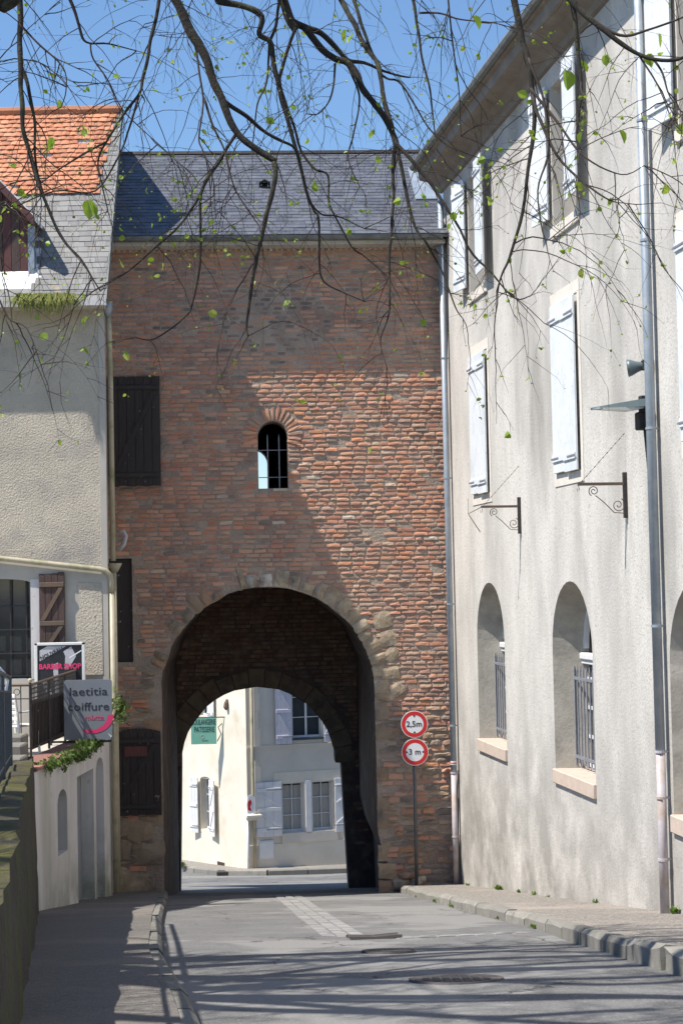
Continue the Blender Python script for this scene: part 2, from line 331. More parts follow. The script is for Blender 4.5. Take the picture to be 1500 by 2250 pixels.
# ================================================================== GROUND
ys = [-40, -20, -10] + [-5 + 0.75 * i for i in range(0, 75)] + [55, 60, 70, 90, 130, 200, 350, 700]
xs = [-300, -60, -20, -8, -5, -4] + [-3.5 + .5 * i for i in range(17)] + [6, 8, 20, 60, 300]
mb = MB()
mb.add([(x, y, zr(y) + (0.02 * noise.noise((x * .5, y * .4, 0)) if abs(x) < 5 and y < 50 else 0)) for y in ys for x in xs],
       [(j * len(xs) + i, j * len(xs) + i + 1, (j + 1) * len(xs) + i + 1, (j + 1) * len(xs) + i) for j in range(len(ys) - 1) for i in range(len(xs) - 1)])
road = structure(mb.build('road', 'asphalt', smooth=True))

def pavement(name, inner, outer, y0, y1, step, mt='gravel_pave', h=PAV):
    mb = MB(); n = int((y1 - y0) / step) + 1; st = [y0 + (y1 - y0) * i / (n - 1) for i in range(n)]
    m = 6; vs_ = []
    for y in st:
        a, b = inner(y), outer(y)
        for k in range(m):
            x = a + (b - a) * k / (m - 1)
            vs_.append((x, y, zr(y) + h + 0.012 * noise.noise((x * 1.3, y * 1.1, 3))))
    mb.add(vs_, [(j * m + i, j * m + i + 1, (j + 1) * m + i + 1, (j + 1) * m + i) for j in range(n - 1) for i in range(m - 1)])
    return structure(mb.build(name, mt, smooth=True))
KC = [(0.25, 0.24, 0.215), (0.22, 0.21, 0.19), (0.28, 0.265, 0.235), (0.19, 0.18, 0.158)]
def kerbs(parent, line, y0, y1, side, ln=0.95, w=0.15, top=0.012, rough=.012, low=None):
    y = y0
    while y < y1:
        l = min(ln * R.uniform(.85, 1.1), y1 - y); ya, yb = y + .008, y + l - .008
        mb = MB(); kk = R.uniform(.85, 1.12); c = tuple(v * kk for v in R.choice(KC)); P = []
        hh = PAV + top + R.uniform(-.008, .012)
        for yy in (ya, (ya + yb) / 2, yb):
            x = line(yy); z = zr(yy); q = lambda: R.uniform(-rough, rough)
            P += [(x + q(), yy, z - .25), (x + .0 + q(), yy, z + hh - .045 + q()), (x + side * .04 + q(), yy, z + hh + q() * .5), (x + side * w, yy, z + hh + q() * .4), (x + side * w, yy, z - .25)]
        F_ = []
        for i in range(2):
            for k in range(4): F_.append((i * 5 + k, i * 5 + k + 1, (i + 1) * 5 + k + 1, (i + 1) * 5 + k))
        F_ += [(0, 1, 2, 3, 4), (10, 11, 12, 13, 14)]
        mb.add(P, F_, c); mb.build('kerb_stone', 'kerb', parent)
        y += l
pl = pavement('pavement', lambda y: wl(y) - .4 if y < 22.4 else -4.6, lambda y: kl(y) - .12, -8, 29.75, .5, 'pave_shaded')
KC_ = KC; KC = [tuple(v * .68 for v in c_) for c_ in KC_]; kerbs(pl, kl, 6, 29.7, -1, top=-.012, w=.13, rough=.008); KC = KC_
pr = pavement('pavement', lambda y: kr(y) + .12, lambda y: w_x(y) + .3, -8, 30.15, .5)
kerbs(pr, kr, 8, 13.9, 1, ln=.8, rough=.03, top=.05); kerbs(pr, kr, 13.9, 29.6, 1, ln=1.1, rough=.01)
# pavement in front of the far house, with its kerb
Cx, Cy = -2.77, 46
mb = MB()
outl = [(-9.5, 55.0), (-6.6, 50.0), (-4.3, 46.6), (-3.4, 45.4), (-2.2, 44.9), (1.0, 45.75), (6.0, 47.3), (12, 49.2), (12, 52), (-2.6, 47.0), (-7.5, 55)]
zf = lambda x, y: zr(y) + .14
from mathutils.geometry import tessellate_polygon as _tp
tr_ = _tp([[Vector((p[0], p[1], 0)) for p in outl]])
mb.add([(x, y, zf(x, y)) for x, y in outl], [tuple(t) for t in tr_])
pf = structure(mb.build('pavement', 'gravel_pave'))
for a, b in zip(outl[1:7], outl[2:8]):
    L_ = math.dist(a, b); n = max(1, round(L_ / 1.0))
    for i in range(n):
        p = [a[k] + (b[k] - a[k]) * (i + .01) / n for k in (0, 1)]; q = [a[k] + (b[k] - a[k]) * (i + .99) / n for k in (0, 1)]
        d = Vector((q[0] - p[0], q[1] - p[1])).normalized(); nn = Vector((d.y, -d.x)) * .07
        mb = MB(); P = []
        for e in (p, q):
            for sgn, zz in ((1, -.2), (1, .13), (.6, .155), (-1, .155), (-1, -.2)): P.append((e[0] + nn.x * sgn, e[1] + nn.y * sgn, zr(e[1]) + zz))
        mb.add(P, [(k, k + 1, k + 6, k + 5) for k in range(4)] + [(0, 1, 2, 3, 4), (5, 6, 7, 8, 9)], R.choice(KC)); mb.build('kerb_stone', 'kerb', pf)
# paved channel: setts running from the arch to the drain, then across to the right kerb
SV = []
for k in range(10):
    v = rough_block(2, 2, .05, .25, [(0.24, 0.235, 0.225), (0.21, 0.205, 0.2), (0.26, 0.255, 0.245), (0.19, 0.187, 0.182)])
    v.v = [(p[0], p[2], -p[1]) for p in v.v]; v.f = [tuple(reversed(f)) for f in v.f]; SV.append(v)
items = []
def sett_row(p, q, rows, sl, sw):
    p = Vector(p); q = Vector(q); d = (q - p); L_ = d.length; d.normalize(); nrm = Vector((-d.y, d.x)); n = int(L_ / sl)
    for i in range(n):
        for r_ in range(rows):
            c = p + d * (i + .5 + (.5 if r_ % 2 else 0)) * sl + nrm * (r_ - (rows - 1) / 2) * sw
            sl_z = math.atan2(zr(c.y + .2) - zr(c.y - .2), .4)
            M = T3(c.x, c.y, zr(c.y) - .001) @ Matrix.Rotation(sl_z, 4, 'X') @ Matrix.Rotation(math.atan2(d.y, d.x), 4, 'Z') @ S3(sl * .93, sw * .92, .012 * R.uniform(.6, 1.4))
            items.append((M, R.randrange(10), 100 - c.y))
sett_row((-1.15, 30.0), (-.05, 17.6), 3, .24, .16)
sett_row((.45, 17.3), (2.05, 17.9), 2, .22, .15)
pieces('sett', 'setts', items, SV, 'sett', road, 300)
# drain, manhole covers
def grate(cx, cy, w, l, ang):
    t = thing('drain_grate', 'rusty tilted V-shaped drain grate where the paved channel ends', 'drain', frame((cx, cy, zr(cy) + .006), ang))
    slope = math.atan2(zr(cy + .3) - zr(cy - .3), .6)
    for sgn, tilt in ((-1, -.05), (1, .05)):
        mb = MB()
        for i in range(9): mb.box(sgn * w * .5 * (i / 9), sgn * w * .5 * ((i + .62) / 9), -l / 2, l / 2, -.01, .012)
        mb.box(min(0, sgn * w / 2), max(0, sgn * w / 2), -l / 2 - .03, -l / 2, -.012, .016); mb.box(min(0, sgn * w / 2), max(0, sgn * w / 2), l / 2, l / 2 + .03, -.012, .016)
        mb.xf(Matrix.Rotation(slope, 4, 'X') @ Matrix.Rotation(-tilt * sgn * sgn * (1 if sgn > 0 else -1) * sgn, 4, 'Y'))
        mb.build('grate_panel', 'rust_iron', t)
grate(.25, 17.45, .55, .34, 6)
def manhole(cx, cy, r_, label):
    t = thing('manhole_cover', label, 'manhole cover', frame((cx, cy, zr(cy) + .005), 0))
    sl = Matrix.Rotation(math.atan2(zr(cy + .3) - zr(cy - .3), .6), 4, 'X')
    mb = MB(); n = 28
    mb.tube([(0, 0, -.03), (0, 0, .008)], r_, n); mb.xf(sl); mb.build('cover_plate', 'rust_iron', t)
    mb = MB()
    for i in range(n):
        a, b = 2 * math.pi * i / n, 2 * math.pi * (i + 1) / n
        P = [(math.cos(q) * rr, math.sin(q) * rr, z) for q in (a, b) for rr, z in ((r_ * 1.01, .004), (r_ * 1.13, .013), (r_ * 1.16, -.02))]
        mb.add(P, [(0, 1, 4, 3), (1, 2, 5, 4)])
    mb.xf(sl); mb.build('ring', 'rust_iron', t)
    mb = MB()
    for i in range(-3, 4):
        for j in range(-3, 4):
            if i * i + j * j < 11: mb.box(i * r_ * .24 - .025, i * r_ * .24 + .025, j * r_ * .24 - .025, j * r_ * .24 + .025, .006, .014)
    mb.xf(sl); mb.build('stud_pattern', 'rust_iron', t)
manhole(.78, 12.3, .31, 'round iron manhole cover nearest the camera on the road')
manhole(.35, 15.3, .22, 'smaller round manhole cover close to the drain grate')

# ================================================================== GATE TOWER
GB = -5.7
gate = thing('gate_tower', 'old red brick gate tower with an arched passage and slate roof', 'gate tower', FG, (-1.4, 0, GB))
UC, AR, SPR = -1.40, 1.94, -1.95
def tower_arch(j=0.0): return arch(UC, AR, -7.5, SPR, 26, jit=j)
front_arch = tower_arch(.018); front_arch[-1:] = [(UC + AR + .01, -4.55), (UC + AR + .10, -4.95), (UC + AR + .27, -5.25), (UC + AR + .33, -7.5)]
WIN = arch(-1.235, .27, 1.78, 2.75, 10)
SLOT = rect(-4.3, -3.83, -1.33, .55)
GATE_L, GATE_R = -4.6, 2.0
outer = [(GATE_L, -7.5), (GATE_L, 6.35), (GATE_R, 6.35), (GATE_R, -7.5)] 
outer_n = [(GATE_L, -7.5), (GATE_L, 6.35), (GATE_R, 6.35), (GATE_R, -7.5)] + list(reversed(front_arch))
mb = MB(); mb.sheet(outer_n, 0, [WIN, SLOT]); wall = mb.build('front_wall', 'mortar', gate)
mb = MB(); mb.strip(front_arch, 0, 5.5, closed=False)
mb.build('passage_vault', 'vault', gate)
mb = MB(); mb.strip(WIN, 0, .55); mb.strip(SLOT, 0, .5); mb.each('window_reveal', 'mortar', gate)
# rear wall with its lower arch, and the rear window through which the sky shows
back_arch = arch(-1.61, 1.655, -8, -3.83, 22, jit=.012); back_arch[-1] = (0.34, -8); back_arch[-2] = (0.045, -3.83)
back_arch.insert(-1, (0.17, -3.84)); back_arch[0] = (-3.36, -8)
RW = arch(-1.62, .33, 1.6, 2.66, 10)
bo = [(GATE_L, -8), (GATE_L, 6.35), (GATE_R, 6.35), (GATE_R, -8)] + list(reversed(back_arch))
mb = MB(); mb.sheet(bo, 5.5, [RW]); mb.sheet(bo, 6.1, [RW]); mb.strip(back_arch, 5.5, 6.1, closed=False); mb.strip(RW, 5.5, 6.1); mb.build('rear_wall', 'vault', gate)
mb = MB()
mb.add([(GATE_L, y, z) for y in (0, 6.1) for z in (-8, 6.35)], [(0, 1, 3, 2)]); mb.add([(GATE_R, y, z) for y in (0, 6.1) for z in (-8, 6.35)], [(0, 1, 3, 2)])
mb.each('side_wall', 'mortar', gate)
mb = MB(); mb.box(GATE_L, GATE_R, .5, 5.5, .35, .45); mb.build('upper_floor', 'interior', gate); mb = MB(); mb.box(GATE_L, GATE_R, .5, 5.5, 6.2, 6.3); mb.build('attic_floor', 'interior', gate)
mb = MB(); mb.box(-4.3, -3.83, .5, .53, -1.4, .6); mb.build('slot_backing', 'interior', gate)
# rear arch stones seen in the dark passage
SCOL = [(0.35, 0.27, 0.18), (0.29, 0.21, 0.14), (0.40, 0.32, 0.22), (0.27, 0.21, 0.155), (0.34, 0.2, 0.125)]
for i in range(17):
    a0, a1 = math.pi * i / 17, math.pi * (i + 1) / 17
    mb = MB(); P = []
    for y in (5.47, 5.6):
        for rr in (1.67, 1.67 + R.uniform(.34, .42)):
            for a in (a0 + .008, a1 - .008): P.append((-1.61 - rr * math.cos(a), y, -3.83 + rr * math.sin(a)))
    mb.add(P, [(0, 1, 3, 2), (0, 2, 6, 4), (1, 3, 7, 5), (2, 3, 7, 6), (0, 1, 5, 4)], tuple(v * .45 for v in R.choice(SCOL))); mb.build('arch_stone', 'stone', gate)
# ---- courses on the inner face of the rear wall
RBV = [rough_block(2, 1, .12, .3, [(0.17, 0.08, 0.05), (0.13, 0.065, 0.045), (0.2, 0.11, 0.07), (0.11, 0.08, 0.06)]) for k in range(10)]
ritems = []; z = -5.6
while z < .1:
    u = -3.4 + R.uniform(0, .2)
    while u < .5:
        L_ = R.uniform(.2, .34)
        uc, zc = u + L_ / 2, z + .045
        if not (abs(uc + 1.61) < 2.1 and zc < -3.83 or math.hypot(uc + 1.61, zc + 3.83) < 2.12) and math.hypot(uc - UC, max(0, zc - SPR)) < AR + .1:
            ritems.append((T3(uc, 5.5, zc) @ S3(L_, R.uniform(.01, .03), .07), R.randrange(10), 1))
        u += L_ + .02
    z += .092
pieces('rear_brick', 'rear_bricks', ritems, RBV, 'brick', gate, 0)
# ---- bricks of the front
BC = [(0.47, 0.21, 0.125), (0.42, 0.185, 0.115), (0.51, 0.265, 0.165), (0.36, 0.165, 0.115), (0.45, 0.235, 0.155), (0.48, 0.215, 0.115), (0.4, 0.22, 0.16), (0.40, 0.165, 0.1)]
DUST = [(0.38, 0.22, 0.155), (0.34, 0.185, 0.135), (0.42, 0.27, 0.19), (0.32, 0.2, 0.15), (0.39, 0.185, 0.125), (0.44, 0.24, 0.155)]
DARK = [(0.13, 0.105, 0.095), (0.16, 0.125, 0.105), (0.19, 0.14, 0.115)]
PALE = [(0.5, 0.42, 0.34), (0.47, 0.33, 0.24)]
RUB = [(0.32, 0.24, 0.165), (0.26, 0.17, 0.115), (0.22, 0.17, 0.13), (0.38, 0.20, 0.10), (0.30, 0.21, 0.14), (0.19, 0.15, 0.125)]
BV = []; GRP = {}
for nm, cols, n, jj in (('red', BC, 26, .13), ('dust', DUST, 18, .16), ('dark', DARK, 6, .1), ('pale', PALE, 4, .15), ('rub', RUB, 16, .22)):
    GRP[nm] = []
    for k in range(n): GRP[nm].append(len(BV)); BV.append(rough_block(3, 2, jj, .30 if nm != 'rub' else .5, cols, tilt=.6))
items = []
def in_arch(u, z, g):
    if z < SPR: return abs(u - UC) < AR + g
    return math.hypot(u - UC, z - SPR) < AR + g
def in_win(u, z, g):
    if z > 2.75: return math.hypot(u + 1.235, z - 2.75) < .27 + g
    return abs(u + 1.235) < .27 + (.02 if g > .1 else g) and z > 1.78 - .06
z = -5.75; row = 0
while z < 6.2:
    low = z < -2.5
    pitch = R.uniform(.079, .088) if not low else R.uniform(.085, .13)
    u = GATE_L + R.uniform(0, .2) + .25
    while u < GATE_R - .02:
        rub = low and (u > .5) and noise.noise((u * .9, z * .9, 5)) > -.25 or (z < -4.0) or (u < -3.3 and z < -1.5 and noise.noise((u, z, 9)) > -.2)
        L_ = R.uniform(.19, .275) if R.random() > .16 else R.uniform(.1, .15)
        if rub: L_ = R.uniform(.16, .38)
        if z > 3.95: L_ *= 1.08
        L_ = min(L_, GATE_R - u)
        if 1.7 < z < 2.75 and u < -.96 and u + L_ > -1.51:
            if u < -1.51: L_ = -1.51 - u
            else: u = -.955; L_ = R.uniform(.12, .27)
        uc = u + L_ / 2; zc = z + pitch / 2 + .014 * noise.noise((uc * .7, row * .3, 1)) + .01 * noise.noise((uc * 3, row, 2))
        u += L_ + R.uniform(.010, .020)
        nz_ = noise.noise((uc * .9, zc * .9, 0)); n2 = noise.noise((uc * 2.1, zc * 2.6, 7))
        ringw = .27 + .16 * noise.noise((uc * 3, zc * 3, 4)) - (.1 if uc < UC else 0)
        if in_arch(uc, zc, (ringw if zc > SPR else .03) if uc > UC else (ringw * .55 if zc > SPR else .03)) or in_win(uc, zc, .27): continue
        if in_arch(uc - L_ / 2 if uc > UC else uc + L_ / 2, zc, .04): continue
        if -4.35 < uc - L_ / 2 and uc - L_ / 2 < -3.8 and -1.42 < zc < .64: continue
        if -4.4 < uc < -3.28 and (1.9 < zc < 3.8 or -4.05 < zc < -2.6): continue
        if L_ < .05: continue
        upper = zc > 3.95
        if R.random() < (.03 if not upper else .02) or (n2 > .52 and not upper and R.random() < .6): continue      # lost bricks, mortar shows
        g = 'red'
        if upper:
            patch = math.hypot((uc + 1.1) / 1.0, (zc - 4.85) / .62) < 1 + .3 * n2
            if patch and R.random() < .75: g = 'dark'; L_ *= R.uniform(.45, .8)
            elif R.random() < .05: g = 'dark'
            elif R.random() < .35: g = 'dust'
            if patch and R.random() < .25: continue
        else:
            if nz_ > .1 or zc < 1.0: g = 'dust' if R.random() < (.55 if zc > .2 else .72) else 'red'
            if R.random() < .012: g = 'pale'
            if R.random() < .03: g = 'dark'
        if rub: g = 'rub' if R.random() < .8 else 'red'
        pr_ = R.uniform(.004, .010) if upper else R.uniform(.012, .027)
        if not upper and n2 > .3: pr_ *= .45
        if rub: pr_ = R.uniform(.02, .055)
        hh = pitch - R.uniform(.013, .024)
        if upper: hh -= .010
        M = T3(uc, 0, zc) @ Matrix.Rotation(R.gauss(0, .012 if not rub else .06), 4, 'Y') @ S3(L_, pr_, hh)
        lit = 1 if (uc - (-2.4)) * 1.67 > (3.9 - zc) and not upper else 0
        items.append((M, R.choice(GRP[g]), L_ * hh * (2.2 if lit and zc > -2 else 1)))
    z += pitch; row += 1
pieces('brick', 'bricks', items, BV, 'brick', gate, 300)
# ---- ring of radial bricks round the small window
k = 0
for i in range(19):
    a = math.pi * (-.13 + 1.26 * (i + .5) / 19)
    if i == 6: continue
    L_ = R.uniform(.22, .29); rr = .285 + L_ / 2
    v = BV[R.choice(GRP['red'] if R.random() < .7 else GRP['dust'])]
    M = T3(-1.235 - rr * math.cos(a), -.002, 2.75 + rr * math.sin(a)) @ Matrix.Rotation(-(math.pi - a), 4, 'Y') @ S3(L_, R.uniform(.022, .036), .072)
    place(v.mesh('arch_brick', 'brick'), 'arch_brick', gate, M)
# ---- stones of the big arch and its jambs
def stone(u, zc, w, h, ang, pr_, cols=SCOL, name='arch_stone'):
    v = rough_block(3, 3, .13, .55, cols)
    place(v.mesh(name, 'stone'), name, gate, T3(u, 0, zc) @ Matrix.Rotation(ang, 4, 'Y') @ S3(w, pr_, h))
a = .02
WHITE = [(0.52, 0.48, 0.43), (0.46, 0.43, 0.38)]
while a < math.pi - .02:
    da = R.uniform(.06, .16); dep = R.uniform(.16, .42); am = a + da / 2
    rr = AR + dep / 2 - .012
    cols = WHITE if 1.38 < am < 1.68 else ([(0.44, 0.36, 0.25), (0.40, 0.33, 0.24), (0.36, 0.29, 0.2)] if am > 1.7 else SCOL)
    if am > 1.35 or R.random() < .5: stone(UC - rr * math.cos(am), SPR + rr * math.sin(am), dep, da * AR * R.uniform(.85, 1.0), -(math.pi - am) + R.gauss(0, .07), R.uniform(.012, .05), cols)
    a += da
for sgn in (-1, 1):
    z = -5.7
    while z < SPR - .05:
        h = R.uniform(.17, .36); w = R.uniform(.2, .38); h = min(h, SPR - z)
        if R.random() < .5: stone(UC + sgn * (AR + w / 2 - .008), z + h / 2, w, h * .95, 0, R.uniform(.015, .045), [(0.36, 0.27, 0.18), (0.3, 0.22, 0.15), (0.33, 0.2, 0.12), (0.27, 0.21, 0.16)])
        z += h
for u, zc, w, h in ((.80, -1.0, .34, .3), (.86, -1.3, .3, .26), (.82, -1.62, .36, .28), (.70, -.66, .36, .3), (.92, -1.95, .36, .24)):
    stone(u, zc, w, h, R.uniform(-.7, .1), .035, [(0.42, 0.34, 0.24), (0.38, 0.3, 0.2)], 'stone_block')
for u, zc, w, h in ((-3.75, -4.35, .5, .4), (-4.1, -4.3, .3, .34), (-3.62, -4.78, .62, .42), (-4.1, -4.7, .36, .36), (-3.9, -5.25, .8, .45)):
    stone(u, zc, w, h, R.uniform(-.05, .05), .05, SCOL, 'stone_block')
for u, zc, w, h in ((1.05, -5.3, .30, .12), (.96, -5.45, .34, .2), (1.25, -5.42, .3, .22)):
    stone(u, zc, w, h, 0, .16, [(0.45, 0.37, 0.29), (0.42, 0.25, 0.17)], 'stone_block')
# ---- window bars and sill
wb = MB(); wb.box(-1.24, -.98, -.05, .3, 1.73, 1.775, j=.006, col=(.5, .44, .36)); wb.build('window_sill', 'stone', gate)
for x in (-1.33, -1.12):
    mb = MB(); mb.tube([(x, .10, 1.76), (x, .10, 2.72), (x, .10, 2.78)], [.011, .011, .003], 6); mb.build('window_bar', 'grille_grey', gate)
for z in (1.99, 2.49):
    mb = MB(); mb.tube([(-1.5, .115, z), (-.97, .115, z)], .008, 6); mb.build('window_bar', 'grille_grey', gate)
# ---- dark plank shutters
def plank_shutter(parent, x0, x1, z0, z1, y, mt, planks, arched=0.0, braces=True, label=None):
    sh = MB(); sh.box(x0 + .01, x1 - .01, y + .012, y + .02, z0 + .01, z1 - .02 - arched); sh = sh.build('shutter', mt, parent, label=label)
    w = (x1 - x0) / planks
    for i in range(planks):
        mb = MB(); a = x0 + i * w + .004; b = a + w - .008
        top = lambda x: z1 - arched * ((x - (x0 + x1) / 2) / ((x1 - x0) / 2)) ** 2
        mb.prism([(a, z0 + R.uniform(-.012, .012)), (a, top(a)), (b, top(b)), (b, z0 + R.uniform(-.012, .012))], y - .018, y + .011); mb.build('plank', mt, sh)
    if braces:
        for zz in (z0 + (z1 - z0) * .1, z1 - (z1 - z0) * .1 - arched):
            mb = MB(); mb.bbox(x0 + .03, x1 - .03, y - .045, y - .019, zz - .045, zz + .045, .006); mb.build('ledge', mt, sh)
        mb = MB(); za, zb = z0 + (z1 - z0) * .14, z1 - (z1 - z0) * .14 - arched
        mb.prism([(x0 + .06, za), (x0 + .15, za), (x1 - .06, zb), (x1 - .15, zb)], y - .042, y - .019); mb.build('brace', mt, sh)
        for zz in (z0 + (z1 - z0) * .1, z1 - (z1 - z0) * .1 - arched):
            mb = MB(); mb.box(x0 - .03, x1 - .12, y - .052, y - .046, zz - .015, zz + .015); mb.build('hinge', 'iron', sh)
    return sh
plank_shutter(gate, -4.18, -3.27, 1.86, 3.86, -.09, 'dark_wood', 6, label='dark weathered plank shutter with peeling paint high on the wall')
plank_shutter(gate, -4.18, -3.35, -4.08, -2.52, -.08, 'dark_wood', 6, arched=.07, label='blackened plank shutter low beside the passage')
mb = MB(); mb.prism(arch(-4.06, .235, -1.33, .5, 8, rise=.09), .06, .1); mb.build('dark_door_leaf', 'dark_wood', gate)
mb = MB(); mb.prism(rect(-4.0, -3.6, -3.02, -2.84), -.128, -.124); mb.build('faded_plate', 'red_wood', gate)
# ---- cornice, gutter, roof
EZ, RD, RZ, OV = 6.33, 3.0, 8.76, .47
mb = MB(); mb.box(GATE_L + .3, GATE_R - .02, -.36, .1, 6.20, 6.27); mb.build('cornice', 'smooth_render', gate)
for i in range(58):
    x = -4.2 + i * .107
    if i == 0: dm = MB().box(-.022, .022, -.04, -.0, 6.165, 6.199).mesh('dentil', 'smooth_render')
    place(dm, 'dentil', gate, T3(x, 0, 0))
mb = MB()
n = 8; P = []
for x in (-4.3, GATE_R - .08):
    for i in range(n + 1):
        t = math.pi * i / n; P.append((x, -.415 + .085 * math.cos(t) * -1, EZ + .02 - .085 * math.sin(t)))
    for i in range(n, -1, -1):
        t = math.pi * i / n; P.append((x, -.415 + .078 * math.cos(t) * -1, EZ + .02 - .078 * math.sin(t)))
m = 2 * (n + 1)
mb.add(P, [(i, (i + 1) % m, (i + 1) % m + m, i + m) for i in range(m)]); mb.build('gutter', 'zinc_dark', gate)
sl = math.atan2(RZ - EZ - .02, RD + OV); SL = math.hypot(RZ - EZ - .02, RD + OV)
RFM = T3(0, -OV, EZ + .05) @ Matrix.Rotation(sl, 4, 'X')        # roof frame: x along, y up the slope, z normal
mb = MB(); mb.box(GATE_L, GATE_R + .05, 0, SL, -.09, -.03); mb.xf(RFM); roof = mb.build('roof', 'zinc_dark', gate)
mb = MB(); mb.box(GATE_L, GATE_R, 0, SL, -.09, -.02); mb.xf(T3(0, 2 * RD + OV, EZ + .05) @ Matrix.Rotation(math.pi, 4, 'Z') @ Matrix.Rotation(sl, 4, 'X') @ T3(-(GATE_L + GATE_R), 0, 0)); mb.build('rear_slope', 'slate', roof)
mb = MB()
for x in (GATE_L, GATE_R): mb.add([(x, 0, 6.3), (x, RD, RZ - .05), (x, 6.1, 6.3)], [(0, 1, 2)])
mb.each('gable', 'mortar', gate)
SLC = [(0.082, 0.088, 0.108), (0.092, 0.098, 0.118), (0.074, 0.08, 0.098), (0.1, 0.105, 0.12), (0.086, 0.09, 0.104)]
def slate_variants(n, cols, w=1.0):
    out = []
    for k in range(n):
        kk = R.uniform(.82, 1.18); c = tuple(v * kk for v in R.choice(cols)); mb = MB()
        j = lambda s=.025: R.uniform(-s, s)
        P = [(-.49 + j(), -.5 + j(.04), .012), (.49 + j(), -.5 + j(.04), .012), (.49, .9, .001), (-.49, .9, .001)]
        P += [(p[0], p[1], p[2] - .008) for p in P]
        mb.add(P, [(0, 1, 2, 3), (0, 4, 5, 1), (1, 5, 6, 2), (3, 7, 4, 0)], c); out.append(mb)
    return out
SLV = slate_variants(20, SLC)
items = []; rows = 27; pt = SL / rows
for r_ in range(rows):
    x = -4.45 + (.11 if r_ % 2 else 0)
    while x < GATE_R:
        w = R.uniform(.2, .24)
        items.append((RFM @ T3(x + w / 2, (r_ + .5) * pt, -.022 + R.uniform(0, .004)) @ Matrix.Rotation(R.gauss(0, .006), 4, 'Z') @ S3(w, pt, 1), R.randrange(20), -r_ * 1.0 + (3 if -3 < x < 1.2 else 0)))
        x += w
pieces('slate', 'slates', items, SLV, 'slate', roof, 300)
mb = MB(); mb.tube([(GATE_L, RD, RZ + .0), (GATE_R, RD, RZ + .0)], .075, 8); mb.build('ridge', 'iron', roof)
mb = MB(); mb.add([(-.11, 0, .0), (.11, 0, .0), (0, .26, .0), (-.11, -.02, .10), (.11, -.02, .10), (0, -.02, .17)], [(0, 3, 5, 2), (1, 2, 5, 4), (3, 4, 5)]); mb.xf(RFM @ T3(-1.28, 2.35, -.01)); mb.build('roof_vent', 'iron', roof)
mb = MB(); mb.box(GATE_R - .42, GATE_R - .02, 1.6, 3.3, -.02, .02); mb.xf(RFM); mb.build('flashing', 'zinc', roof)
# ================================================================== RIGHT BUILDING  (frame: x = metres from the tower corner towards the camera, y into the wall)
rb = thing('long_building', 'long pale rendered building on the right with shuttered windows and arched niches', 'building', FW, (6, 0, -5.0))
SEND = 30.0; WT = 7.38
NC = [2.88, 7.62, 12.5]; NW = .96; NSP = -.98; NB = -2.68
niches = [arch(c, NW, NB, NSP, 18) for c in NC]
UWC = [2.62, 7.88, 12.95]; UW = .56; UZ0, UZ1 = 4.95, 6.95
uwin = [rect(c - UW, c + UW, UZ0, UZ1) for c in UWC]
mb = MB(); mb.sheet([(0, -7), (0, WT), (SEND, WT), (SEND, -7)], 0, niches + uwin); mb.build('road_wall', 'plaster', rb)
mb = MB(); mb.add([(0, y, z) for y in (0, 9) for z in (-7, WT)], [(0, 1, 3, 2)]); mb.build('end_wall', 'plaster', rb)
for nc, np_ in zip(NC, niches):
    inn = [(nc + (x - nc) * .875, NB + (z - NB) * .955) for x, z in np_]; q_ = len(np_)
    mb = MB(); mb.add([(x, 0, z) for x, z in np_] + [(x, .5, z) for x, z in inn], [(i, i + 1, i + 1 + q_, i + q_) for i in range(q_ - 1)]); nv = mb.build('niche', 'reveal_plaster', rb, smooth=False)
    # joinery at the back of the niche
    mb = MB(); mb.sheet(inn, .5); mb.build('pane', 'glass', nv)
    fr_ = MB()
    fr_.box(nc - NW, nc - NW + .09, .42, .48, NB, NSP); fr_.box(nc + NW - .09, nc + NW, .42, .48, NB, NSP)
    fr_.box(nc - .07, nc + .07, .41, .48, NB, NSP - .03)
    for x in (nc - .5, nc + .5): fr_.box(x - .018, x + .018, .44, .48, NB, NSP - .1)
    for z in (NB + .04, NB + .45, NB + .86, NB + 1.27): fr_.box(nc - NW, nc + NW, .445, .485, z - .02, z + .02)
    for i in range(14):
        a0, a1 = math.pi * i / 14, math.pi * (i + 1) / 14
        P = [(nc - rr * math.cos(a), y, NSP + rr * math.sin(a)) for y in (.42, .48) for rr in (NW - .2, NW - .08) for a in (a0, a1)]
        fr_.add(P, [(0, 1, 3, 2), (0, 4, 5, 1)])
    for a in (.8, math.pi / 2, math.pi - .8): fr_.tube([(nc, .455, NSP), (nc - NW * .88 * math.cos(a), .455, NSP + NW * .88 * math.sin(a))], .02, 5)
    fr_.build('window_frame', 'white_paint', nv)
    mb = MB(); mb.bbox(nc - NW * .9, nc + NW * .9, .36, .48, NSP - .16, NSP - .06, .02); mb.bbox(nc - NW * .9, nc + NW * .9, .39, .48, NSP - .22, NSP - .165, .01); mb.build('transom', 'white_paint', nv)
    gb = MB()
    for z in (NSP - .42, NB + .17): gb.box(nc - NW + .005, nc + NW - .005, .275, .30, z - .02, z + .02)
    gb.each('grille_rail', 'grille_grey', nv)
    nb = 13
    for i in range(nb):
        x = nc - NW + (i + .5) * 2 * NW / nb
        b = MB(); b.tube([(x, .288, NB + .06), (x, .288, NSP - .3), (x, .288, NSP - .24)], [.013, .013, .003], 6)
        if i % 2: b.tube([(x - .03, .288, NB + .04), (x, .288, NB + .1), (x + .03, .288, NB + .04)], .008, 4)
        b.build('bar', 'grille_grey', nv)
    for k in range(3):
        a, b = nc - NW - .01 + k * (2 * NW + .04) / 3, nc - NW - .01 + (k + 1) * (2 * NW + .04) / 3 - .004
        mb = MB(); mb.bbox(a, b, -.05, .5, NB - .2, NB + R.uniform(-.004, .004), .012); mb.build('sill_stone', 'sill_stone', rb)
